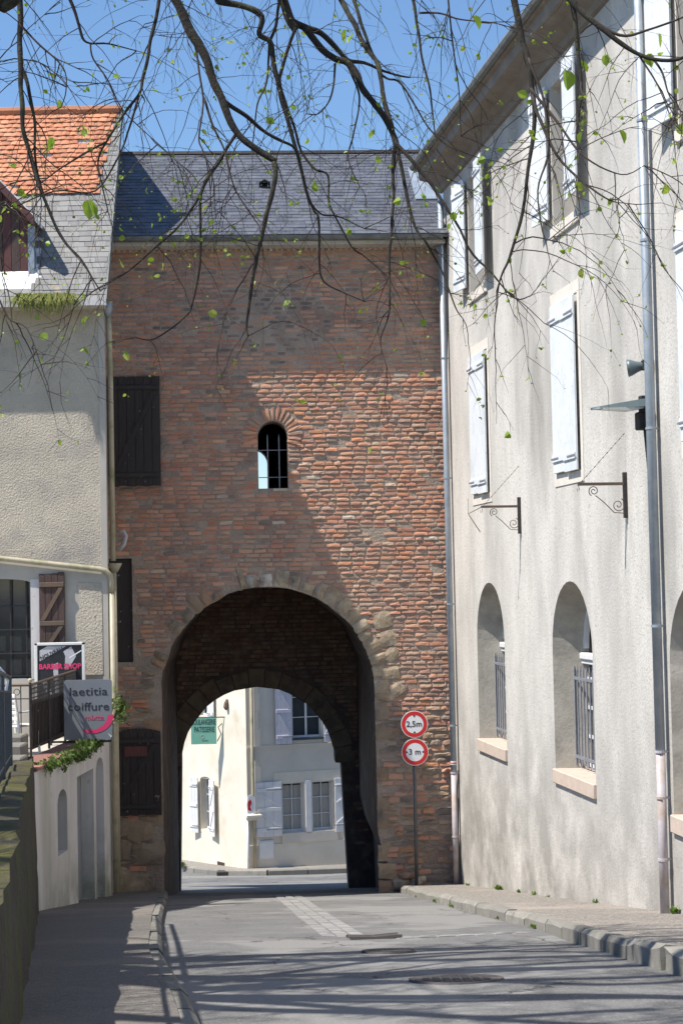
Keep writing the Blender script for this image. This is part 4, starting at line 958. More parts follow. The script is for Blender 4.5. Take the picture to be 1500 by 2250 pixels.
# salon sign on an arm over the terrace edge (faces the camera)
sgn = thing('salon_sign', 'grey salon sign board with dark lettering and a pink swoosh', 'sign', ID, (-4.1, 26.1, -1.9))
yS = 26.1; xa, xb, za, zb = -4.46, -3.70, -2.377, -1.431
mb = MB(); cr = .04; pts = []
for cx_, cz_, a0 in ((xb - cr, zb - cr, 0), (xa + cr, zb - cr, 90), (xa + cr, za + cr, 180), (xb - cr, za + cr, 270)):
    pts += [(cx_ + cr * math.cos(rad(a0 + k * 22.5)), cz_ + cr * math.sin(rad(a0 + k * 22.5))) for k in range(5)]
mb.prism(pts, yS, yS + .035); bd = mb.build('board', 'board_grey', sgn)
mb = MB(); mb.box(xa - .25, xb - .02, yS + .01, yS + .03, za - .045, za - .012); mb.box(xa - .25, xa - .2, yS - .01, yS + .05, za - .3, za + .3); mb.build('support_arm', 'iron', sgn)
xm = (xa + xb) / 2
text('laetitia', .185, T3(xm + .01, yS - .003, zb - .19) @ UP, 'ink', bd, .001, width=.60)
text('coiffure', .185, T3(xm + .01, yS - .003, zb - .43) @ UP, 'ink', bd, .001, width=.65)
text('mixte', .125, T3(xm + .10, yS - .003, zb - .60) @ UP, 'pink', bd, .001, width=.29)
mb = MB(); P = []; n = 16
for i in range(n + 1):
    f = i / n; a = rad(-112 + 118 * f); cx_, cz_, rr = xm - .0, za + .36, .28 + .06 * f; w = .012 + .038 * f ** .7
    P += [(cx_ + (rr + w) * math.cos(a) + .02, yS - .004, cz_ + (rr * .8 + w) * math.sin(a)), (cx_ + (rr - w) * math.cos(a) + .02, yS - .004, cz_ + (rr * .8 - w) * math.sin(a))]
mb.add(P, [(2 * i, 2 * i + 1, 2 * i + 3, 2 * i + 2) for i in range(n)]); mb.build('swoosh', 'pink', bd)
mb = MB(); mb.add([(xb - .07, yS - .005, za + .1), (xb - .005, yS - .005, za + .05), (xb - .02, yS - .005, za + .03)], [(0, 1, 2)]); mb.build('painted_glint', 'sign_white', bd)  # white triangle painted on the board as a glint
# barber poster stand on the terrace
ps = thing('poster_stand', 'white framed black barber poster stand behind the railing', 'poster stand', ID, (-4.7, 27.35, SZ))
ya = 27.35; pa, pb, pz0, pz1 = -5.12, -4.34, -1.86, -.90
mb = MB(); mb.box(pa, pb, ya, ya + .02, pz0, pz1); pp = mb.build('poster', 'poster_black', ps)
for nm, q in (('frame', (pa - .03, pa + .02, pz0, pz1 + .03)), ('frame', (pb - .02, pb + .03, pz0, pz1 + .03)), ('frame', (pa - .03, pb + .03, pz1 - .015, pz1 + .03)), ('frame', (pa - .03, pb + .03, pz0 - .03, pz0 + .02))):
    mb = MB(); mb.bbox(q[0], q[1], ya - .02, ya + .03, q[2], q[3], .006); mb.build(nm, 'plastic_white', ps)
for x in (pa, pb): mb = MB(); mb.tube([(x, ya, SZ), (x, ya, pz0)], .018, 8); mb.build('leg', 'zinc', ps)
def tri(nm, pts, mt, dy=.002): mb = MB(); mb.sheet(pts, ya - dy); return mb.build(nm, mt, pp)
tri('light_band', [(pa + .05, pz1 - .28), (pa + .05, pz1 - .1), (pa + .18, pz1 - .03), (pa + .50, pz1 - .03)], 'poster_grey')
tri('photo_shape', [(pb - .33, pz1 - .12), (pb - .2, pz1 - .04), (pb - .12, pz1 - .2), (pb - .25, pz1 - .42), (pb - .31, pz1 - .42), (pb - .30, pz1 - .2)], 'poster_grey')
tri('photo_shape', [(pa + .08, pz0 + .35), (pa + .16, pz0 + .36), (pa + .30, pz0 + .05), (pa + .2, pz0 + .05)], 'poster_grey')
tri('photo_shape', [(pa + .27, pz0 + .62), (pa + .36, pz0 + .66), (pa + .36, pz0 + .1), (pa + .31, pz0 + .1)], 'poster_grey')
tri('blade', [(pb - .24, pz1 - .22), (pb - .03, pz1 - .1), (pb - .03, pz1 - .12), (pb - .23, pz1 - .24)], 'sign_white', .004)
text('NOUVEAU', .085, T3(pa + .25, ya - .005, pz1 - .15) @ UP @ Matrix.Rotation(rad(24), 4, 'Z'), 'ink', pp, .0008, bold=.002)
text('BARBER SHOP', .12, T3((pa + pb) / 2, ya - .006, pz1 - .37) @ UP, 'pink', pp, .0008, width=.70, bold=.004)
# white plastic chair
ch = thing('garden_chair', 'white plastic slatted garden chair on the terrace behind the railing', 'chair', frame((-4.93, 24.75, SZ - .03), 150), (0, 0, 0))
mb = MB(); mb.bbox(-.22, .22, -.21, .22, .42, .45, .012); mb.build('seat', 'plastic_white', ch)
for x in (-.2, .2):
    mb = MB(); mb.tube([(x * 1.12, -.24, 0), (x, -.19, .43), (x, -.2, .64)], [.02, .024, .018], 8); mb.build('leg', 'plastic_white', ch)
    mb = MB(); mb.tube([(x * 1.12, .26, 0), (x, .2, .43), (x * .98, .27, .88)], [.02, .024, .018], 8); mb.build('leg', 'plastic_white', ch)
    mb = MB(); mb.bbox(x - .025, x + .025, -.23, .25, .63, .655, .008); mb.build('armrest', 'plastic_white', ch)
for z in (.55, .64, .73, .82):
    mb = MB(); f = (z - .43) / .45; mb.bbox(-.2, .2, .2 + .07 * f - .008, .2 + .07 * f + .012, z - .025, z + .025, .005); mb.build('back_slat', 'plastic_white', ch)
mb = MB(); mb.bbox(-.215, .215, .262, .29, .86, .92, .01); mb.build('top_rail', 'plastic_white', ch)
# ivy trailing over the coping
PC = [(.10, .17, .025), (.15, .23, .04), (.07, .12, .02), (.2, .27, .06)]
def ivy(x0, x1, n, label, yb=-.06, drop=.28, mound=.12, fr=FT, zt=SZ):
    mb = MB()
    for i in range(n):
        f = R.random(); x = x0 + (x1 - x0) * f; amp = .35 + .65 * abs(noise.noise((x * 2.3, 1, 2))) * 2
        z = zt + R.uniform(-drop, mound) * amp; y = yb + R.uniform(-.10, .14) * (1 if z > zt - .03 else .35) - (.0 if z > zt else .02)
        s_ = R.uniform(.022, .05); d = Vector((R.gauss(0, 1), R.gauss(-.5, .6), R.gauss(.3, .8))).normalized(); a = d.orthogonal().normalized(); b = d.cross(a); c = Vector((x, y, z))
        mb.add([c - a * s_, c + b * s_ * .6, c + a * s_, c - b * s_ * .6], [(0, 1, 2, 3)], R.choice(PC))
    for i in range(26):
        x = R.uniform(x0, x1); l = R.uniform(.1, drop * 1.3); P = [(x + R.gauss(0, .02) * k, yb - .02, zt + .02 - l * k / 3) for k in range(4)]; mb.tube(P, .003, 3, (.1, .07, .04))
    mb.tube([(x0 + (x1 - x0) * k / 12, yb + .03 * math.sin(k), zt + .015) for k in range(13)], .008, 5, (.1, .07, .04))
    mb.xf(fr); return tag(mb.build('trailing_plant', 'plant'), label, 'plant')
ivy(.4, 2.2, 330, 'sparse green creeper hanging over the near end of the terrace coping', drop=.18, mound=.06)
ivy(2.4, 4.2, 620, 'bushy green creeper spilling over the terrace coping under the salon sign', drop=.2, mound=.09)
mb = MB()
for i in range(110):
    c = Vector((-3.72 + R.gauss(0, .07), 27.3 + R.gauss(0, .09), -2.0 + R.gauss(0, .11))); s_ = R.uniform(.03, .07); d = Vector((R.gauss(0, 1), R.gauss(-.4, 1), R.gauss(.5, 1))).normalized(); a = d.orthogonal().normalized(); b = d.cross(a)
    mb.add([c - a * s_, c + b * s_ * .45, c + a * s_, c - b * s_ * .45], [(0, 1, 2, 3)], R.choice(PC))
for i in range(8): mb.tube([(-4.1, 27.3, SZ + .02), (-3.92, 27.3, SZ + .2), (-3.72 + R.gauss(0, .08), 27.3 + R.gauss(0, .08), -2.0 + R.gauss(0, .08))], .006, 4, (.1, .07, .04))
tag(mb.build('leafy_plant', 'plant'), 'dark leafy plant sticking out beside the salon sign and pipe', 'plant')

# ================================================================== MOSSY RETAINING WALL on the left, steps and fence
TOPZ = [(-6, -.95), (7.5, -1.42), (16, -1.85), (20.2, -2.12), (22.4, -2.25)]
tz = lambda y: lerp(TOPZ, y)
rw = thing('retaining_wall', 'dark mossy retaining wall beside the left pavement', 'retaining wall', ID, (-3, 15, -3.2))
mb = MB(); ysr = [-6 + .4 * i for i in range(71)] + [22.4]; P = []
m_ = 8
for y in ysr:
    for k in range(m_):
        f = k / (m_ - 1); z = (zr(y) - .1) * (1 - f) + tz(y) * f
        P.append((wl(y) - .05 * f + .035 * noise.noise((y * 1.7, z * 2.1, 0)) + .02 * noise.noise((y * 6, z * 7, 2)), y, z + (.03 * noise.noise((y * 2, 0, 4)) if k == m_ - 1 else 0)))
mb.add(P, [(j * m_ + i, j * m_ + i + 1, (j + 1) * m_ + i + 1, (j + 1) * m_ + i) for j in range(len(ysr) - 1) for i in range(m_ - 1)])
e = len(ysr) - 1
mb.add([(wl(22.4) - .05 - d, 22.4, z) for d in (0, .8) for z in (-5, tz(22.4))], [(0, 1, 3, 2)])
mb.build('wall_face', 'moss_stone', rw, smooth=True)
mb = MB(); P = []; m_ = 9
for y in ysr:
    for k in range(m_):
        x = wl(y) - .05 - 1.5 * k / (m_ - 1) + (.035 * noise.noise((y * 1.7, tz(y) * 2.1, 0)) + .02 * noise.noise((y * 6, tz(y) * 7, 2)) if k == 0 else 0)
        P.append((x, y, tz(y) + (.05 * noise.noise((x * 2.2, y * 1.6, 1)) + .03 * noise.noise((x * 7, y * 6, 1)) if 0 < k else .03 * noise.noise((y * 2, 0, 4))) - (.14 if k > 1 else .0) * min(1, (k - 1) / 2)))
mb.add(P, [(j * m_ + i, j * m_ + i + 1, (j + 1) * m_ + i + 1, (j + 1) * m_ + i) for j in range(len(ysr) - 1) for i in range(m_ - 1)])
mb.build('mossy_top', 'shaded_moss', rw, smooth=True)
# raised ground behind the wall
mb = MB(); P = []
for y in (-30, -6, 8, 16, 22.45):
    for x in (-60, wl(y) - 1.4): P.append((x, y, tz(y) - .12))
mb.add(P, [(2 * j, 2 * j + 1, 2 * j + 3, 2 * j + 2) for j in range(4)])
structure(mb.build('raised_ground', 'shaded_moss'))
st = thing('stone_steps', 'worn grey stone steps at the end of the mossy wall', 'steps', ID, (-4.8, 21.4, -2.3))
for i in range(5):
    y0 = 20.3 + i * .44; xr = wl(y0 + .2) - .16; z1 = tz(20.2) - .30 + i * .035 + (.02 if i % 2 else 0)
    mb = MB(); mb.bbox(xr - 1.3, xr, y0, y0 + .47, z1 - .3, z1 + .09 * (i + 1) * .75, .02, R.choice([(0.24, 0.22, 0.19), (0.28, 0.26, 0.22), (0.2, 0.185, 0.16)])); mb.build('step', 'step_stone', st)
fn = thing('metal_fence', 'dark blue metal bar fence along the top of the mossy wall', 'fence', ID, (-3, 14, -1.9))
fx = lambda y: wl(y) - .31
yy = [5 + .5 * i for i in range(31)] + [20.3]
for dz, r_ in ((1.06, .026), (.88, .016), (.1, .016)):
    mb = MB(); mb.tube([(fx(y), y, tz(y) + dz) for y in yy], r_, 6); mb.build('rail', 'blue_iron', fn)
barm = MB().tube([(0, 0, .0), (0, 0, .88)], .009, 5).mesh('bar', 'blue_iron')
y = 15.2
while y < 20.3: place(barm, 'bar', fn, T3(fx(y), y, tz(y))); y += .125
y = 5.2
while y < 15.2: place(barm, 'bar', fn, T3(fx(y), y, tz(y))); y += .5
for y in (5, 8, 11, 14, 17, 20.3): mb = MB(); mb.tube([(fx(y), y, tz(y) - .2), (fx(y), y, tz(y) + 1.08)], .025, 8); mb.build('post', 'blue_iron', fn)
mb = MB(); mb.tube([(fx(20.3) - .3, 20.3, tz(20.3) + 1.2), (fx(20.3) - .12, 20.3, tz(20.3) + 1.17), (fx(20.3) - .01, 20.3, tz(20.3) + 1.03), (fx(20.3) - .04, 20.3, tz(20.3) + .9)], .028, 6); mb.build('curved_handrail', 'zinc', fn)

# ================================================================== FAR HOUSE seen through the passage
fh = thing('white_corner_house', 'white and grey corner house seen through the passage', 'house', F2, (0, 0, -8.0))
I12 = F2.inverted() @ F1                        # F1 coordinates -> F2 coordinates
FB, FTOP = -9.2, 1.5
w1 = [rect(1.0, 1.62, -6.92, -5.54), rect(1.88, 2.47, -6.92, -5.54)]; wu = rect(1.33, 2.2, -4.3, -2.6)
mb = MB(); mb.sheet([(0, FB), (0, FTOP), (9, FTOP), (9, FB)], 0, w1 + [wu]); mb.build('side_wall', 'grey_wall', fh)
mb = MB(); mb.box(0, 9, -.03, .0, -4.53, -4.47); mb.build('string_course', 'grey_wall', fh)
mb = MB(); mb.prism([(.76, -5.54), (.76, -5.24), (2.7, -5.24), (2.7, -5.54)], -.02, .01); mb.build('lintel', 'cream_wall', fh)
mb = MB(); mb.prism([(.96, -7.22), (.96, -6.94), (2.6, -6.94), (2.6, -7.22)], -.05, .01); mb.build('window_apron', 'grey_wall', fh)
mb = MB(); mb.box(0, 9, -.025, -.0, -9, -7.22); mb.build('plinth', 'cream_wall', fh)
def casement(parent, x0, x1, z0, z1, rows, cols, y=.14, mt='white_paint', curtain=True, xf=None, leaf2=False):
    mb = MB(); mb.strip(rect(x0, x1, z0, z1), 0, y + .05)
    if xf: mb.xf(xf)
    wv = mb.build('window', 'cream_wall', parent)
    mb = MB(); mb.sheet(rect(x0, x1, z0, z1), y + .05); mb = mb if not xf else mb.xf(xf); mb.build('pane', 'glass', wv)
    if curtain:
        c = MB(); n = 18
        for i in range(n): c.add([(x0 + (x1 - x0) * (i + k) / n, y + .045 - (.012 if (i + k) % 2 else 0), z) for k in (0, 1) for z in (z0, z0 + (z1 - z0) * .93)], [(0, 1, 3, 2)])
        if xf: c.xf(xf)
        c.build('curtain', 'curtain', wv)
    f = MB(); t_ = .045
    f.box(x0, x0 + t_, y - .02, y + .03, z0, z1); f.box(x1 - t_, x1, y - .02, y + .03, z0, z1); f.box(x0, x1, y - .018, y + .028, z0, z0 + t_ * 1.3); f.box(x0, x1, y - .018, y + .028, z1 - t_, z1)
    for i in range(1, cols): xx = x0 + (x1 - x0) * i / cols; ww = .03 if (leaf2 and i == cols // 2) else .011; f.box(xx - ww, xx + ww, y - .01, y + .02, z0, z1)
    for i in range(1, rows): zz = z0 + (z1 - z0) * i / rows; f.box(x0, x1, y - .008, y + .018, zz - .011, zz + .011)
    if xf: f.xf(xf)
    f.build('window_frame', mt, wv); return wv
casement(fh, 1.0, 1.62, -6.92, -5.54, 3, 2); casement(fh, 1.88, 2.47, -6.92, -5.54, 3, 2); casement(fh, 1.33, 2.2, -4.3, -2.6, 3, 2, curtain=False, leaf2=True)
mb = MB(); mb.bbox(1.66, 1.84, -.05, .1, -6.98, -5.5, .008); mb.build('mullion_post', 'white_paint', fh)
shutter_at(fh, T3(.96, -.04, -7.0) @ S3(-1, 1, 1), .75, 1.52, 'white_paint', brace=True, mid=True); shutter_at(fh, T3(2.52, -.04, -7.0), .72, 1.52, 'white_paint', brace=True)
shutter_at(fh, T3(1.3, -.04, -4.45) @ S3(-1, 1, 1), .48, 1.85, 'lilac_paint', brace=True, mid=True); shutter_at(fh, T3(2.24, -.04, -4.45), .48, 1.85, 'lilac_paint', brace=True)
mb = MB(); mb.bbox(1.28, 2.24, -.06, .1, -4.36, -4.30, .006); mb.build('window_sill', 'blue_iron', fh)
mb = MB(); mb.bbox(.27, .72, -.05, .0, -7.62, -7.1, .01); mbx = mb.build('meter_box', 'white_paint', fh)
mb = MB(); mb.bbox(.3, .69, -.062, -.05, -7.58, -7.14, .006); mb.build('door', 'plastic_white', mbx)
mb = MB(); mb.tube([(.13, -.07, 1), (.13, -.07, -6.0), (.16, -.07, -6.2), (.16, -.07, -8.2)], .045, 10); mb.build('downpipe', 'pipe_beige', fh, smooth=True)
mb = MB(); mb.tube([(-.04, -.09, -6.4), (-.04, -.09, -8.2)], .035, 8); mb.build('downpipe', 'white_paint', fh, smooth=True)
for k in range(14):
    z = -8.0 + k * .5; mb = MB(); mb.bbox(.21, .34 + (.08 if k % 2 else 0), -.012, .01, z, z + .49, .006); mb.build('quoin', 'grey_wall', fh)
# sunlit face (built in F1 coordinates)
l1 = arch(-2.33, .30, -7.04, -5.6, 6, rise=.1); u1 = rect(-2.65, -2.05, -3.74, -2.2)
mb = MB(); mb.sheet([(-9, FB), (-9, FTOP), (0, FTOP), (0, FB)], 0, [l1, u1]); mb.xf(I12); mb.build('sunlit_wall', 'cream_wall', fh)
casement(fh, -2.63, -2.03, -7.04, -5.55, 3, 2, y=.2, curtain=False, xf=I12); casement(fh, -2.65, -2.05, -3.74, -2.2, 3, 2, y=.15, curtain=False, xf=I12)
shutter_at(fh, I12 @ T3(-2.66, -.06, -7.15) @ Matrix.Rotation(rad(12), 4, 'Z') @ S3(-1, 1, 1), .36, 1.6, 'white_paint', mid=True); shutter_at(fh, I12 @ T3(-2.0, -.06, -7.15) @ Matrix.Rotation(rad(-8), 4, 'Z'), .38, 1.6, 'white_paint', brace=True)
shutter_at(fh, I12 @ T3(-2.66, -.06, -3.85) @ S3(-1, 1, 1), .34, 1.7, 'white_paint'); shutter_at(fh, I12 @ T3(-2.02, -.06, -3.85), .36, 1.7, 'white_paint', mid=True)
mb = MB(); mb.box(-.62, .0, -.02, .0, FB, FTOP); mb.xf(I12); mb.build('corner_pilaster', 'cream_wall', fh)
mb = MB(); mb.box(-1.72, -1.32, -.012, .02, -8.02, -7.86)
mb.xf(I12); vt = mb.build('cellar_vent', 'interior', fh)
for i in range(5): mb = MB(); mb.box(-1.68 + i * .08, -1.65 + i * .08, -.02, -.012, -8.02, -7.86); mb.xf(I12); mb.build('vent_bar', 'iron_rust', vt)
mb = MB(); mb.tube([(-1.0, -.02, -3.2), (-1.0, -.05, -3.3), (-1.0, -.07, -3.42), (-1.0, -.05, -3.5)], [.03, .06, .07, .03], 8); mb.xf(I12); mb.build('wall_ornament', 'iron_rust', fh)
mb = MB(); mb.bbox(-.12, .32, -.3, .02, -6.42, -6.34, .01); mb.bbox(-.05, .25, -.2, .02, -6.5, -6.42, .02); mb.build('corner_ledge', 'cream_wall', fh)
t = thing('small_round_sign', 'small red and white sign on the ledge at the corner of the far house', 'sign', F2, (.08, -.2, -6.3))
mb = MB(); mb.prism([(-.07, -6.3), (-.09, -6.05), (-.05, -5.82), (.04, -5.78), (.14, -5.85), (.17, -6.3)], -.22, -.2); mb.build('plate', 'sign_white', t)
mb = MB(); mb.prism([(-.06, -6.2), (-.06, -5.98), (.02, -5.9), (.05, -6.02), (.0, -6.12), (.05, -6.24)], -.225, -.221); mb.build('red_mark', 'sign_red', t)
# bakery sign hanging out from the sunlit face, turned to the passage
P0 = F1 @ Vector((-1.5, -.05, 0)); sw_, shh = .72, .74; yb_ = P0.y - .25
bk = thing('bakery_sign', 'green hanging bakery sign on the sunlit far wall', 'sign', ID, (P0.x, yb_, -4.1))
bx1 = P0.x - .02; bx0 = bx1 - sw_
mb = MB(); mb.box(bx0, bx1, yb_, yb_ + .05, -4.47, -3.73); bs = mb.build('board', 'sign_green', bk)
mb = MB(); mb.box(bx0 - .02, bx1 + .25, yb_ + .01, yb_ + .04, -3.73, -3.7); mb.build('arm', 'iron_rust', bk)
mb = MB(); mb.tube([(bx1 + .02, yb_ + .02, -4.4), (bx1 + .13, yb_ + .1, -4.2), (bx1 + .05, yb_ + .06, -4.0), (bx1 + .16, yb_ + .12, -3.9)], .015, 5); mb.build('wall_stay', 'iron_rust', bk)
text('BOULANGERIE', .225, T3((bx0 + bx1) / 2, yb_ - .004, -3.85) @ UP, 'ink', bs, .001, width=.68)
text('PATISSERIE', .225, T3((bx0 + bx1) / 2 + .02, yb_ - .004, -4.06) @ UP, 'ink', bs, .001, width=.58)
mb = MB(); mb.tube([((bx0 + bx1) / 2 - .04 + .05 * math.cos(a), yb_ - .003, -4.25 + .05 * math.sin(a)) for a in [k * .7 for k in range(9)]], .006, 4); mb.build('faded_emblem', 'sill_stone', bs)
mb = MB(); mb.tube([((bx0 + bx1) / 2 - .06 + .03 * k, yb_ - .003, -4.37 + .015 * (k % 2)) for k in range(7)], .006, 4); mb.build('faded_emblem', 'iron_rust', bs)
mb = MB(); mb.bbox(-3.62, -2.95, 45.28, 45.5, zr(45.3) - .02, zr(45.3) + .13, .03); tag(mb.build('gully_inlet', 'iron'), 'black gully inlet in the kerb of the far pavement', 'drain')
weed(-4.75, 47.0, zr(47) + .15, .2, 'grass tuft at the foot of the sunlit far wall', 'wall_weed', 34)['group'] = 'grass at the far wall'
# ================================================================== LINDEN TREE with branches over the street
M3 = (Matrix.Rotation(math.pi / 2 + PITCH, 4, 'X') @ Matrix.Rotation(-ROLL, 4, 'Z')).to_3x3()
def at(x, y, Y):                                 # photograph pixel + real distance -> point in the street
    d = M3 @ Vector(((x - 750) / FPX, (1125 - y) / FPX, -1)); return d * (Y / d.y)
tree = thing('linden_tree', 'budding linden tree leaning over the street from the left', 'tree', ID, (-6.3, 10.2, -1.9))
TP = [Vector(p) for p in ((-6.3, 10.2, -2.2), (-6.25, 10.2, -.5), (-6.1, 10.25, 1.2), (-5.9, 10.3, 2.6), (-5.6, 10.3, 3.6))]
mb = MB(); mb.tube(TP, [.36, .29, .26, .24, .22], 14); mb.build('trunk', 'bark', tree, smooth=True)
def crv(P, n):                                   # smooth polyline (Catmull-Rom)
    P = [Vector(p) for p in P]; out = []
    for i in range(len(P) - 1):
        a, b, c, d = P[max(i - 1, 0)], P[i], P[i + 1], P[min(i + 2, len(P) - 1)]
        for k in range(n):
            t = k / n; out.append(.5 * ((2 * b) + (c - a) * t + (2 * a - 5 * b + 4 * c - d) * t * t + (3 * b - a - 3 * c + d) * t ** 3))
    out.append(P[-1]); return out
top = TP[-1]
LIMBS = [
    ([top, (-4.2, 9.6, 4.7), (-2.4, 9.1, 5.1), (-.6, 8.9, 5.0), (1.0, 8.9, 4.6), (2.4, 9.0, 4.3)], .16, .05),
    ([top, (-4.6, 10.8, 4.9), (-2.8, 11.2, 5.7), (-.8, 11.4, 5.9), (1.2, 11.6, 5.6), (3.0, 11.8, 5.2)], .15, .035),
    ([top, (-4.8, 9.4, 4.6), (-3.6, 8.2, 5.1), (-2.2, 7.6, 4.9), (-.7, 7.4, 4.4)], .11, .03),
    ([top, (-5.0, 11.6, 4.9), (-4.0, 13.0, 5.6), (-2.6, 13.6, 5.8), (-.9, 14.0, 5.5)], .11, .03),
    ([top, (-5.3, 10.6, 5.2), (-4.4, 11.2, 7.0), (-3.0, 11.6, 8.2), (-1.4, 11.8, 8.8)], .12, .03),
    ([top, (-5.6, 9.6, 5.2), (-4.6, 8.8, 6.6), (-3.2, 8.4, 7.6), (-1.8, 8.2, 8.0)], .11, .03),
    ([(-6.0, 10.25, 1.9), (-4.9, 10.1, 2.6), (-4.0, 10.9, 2.9), (-3.2, 12.0, 3.3), (-2.9, 12.6, 3.9)], .07, .02),
]
limb_pts = []
for P, r0, r1 in LIMBS:
    C = crv(P, 6); C = [p + Vector((0, noise.noise(p * .9) * .10, noise.noise(p * .9 + Vector((5, 0, 0))) * .10)) if 2 < i else p for i, p in enumerate(C)]
    rr = [r0 + (r1 - r0) * i / (len(C) - 1) for i in range(len(C))]
    mb = MB(); mb.tube(C, rr, 9); mb.build('limb', 'bark', tree, smooth=True); limb_pts += [(p, r) for p, r in zip(C, rr)]
def pol(pts, Y0, Y1): n = len(pts); return [at(x, y, Y0 + (Y1 - Y0) * i / (n - 1)) for i, (x, y) in enumerate(pts)]
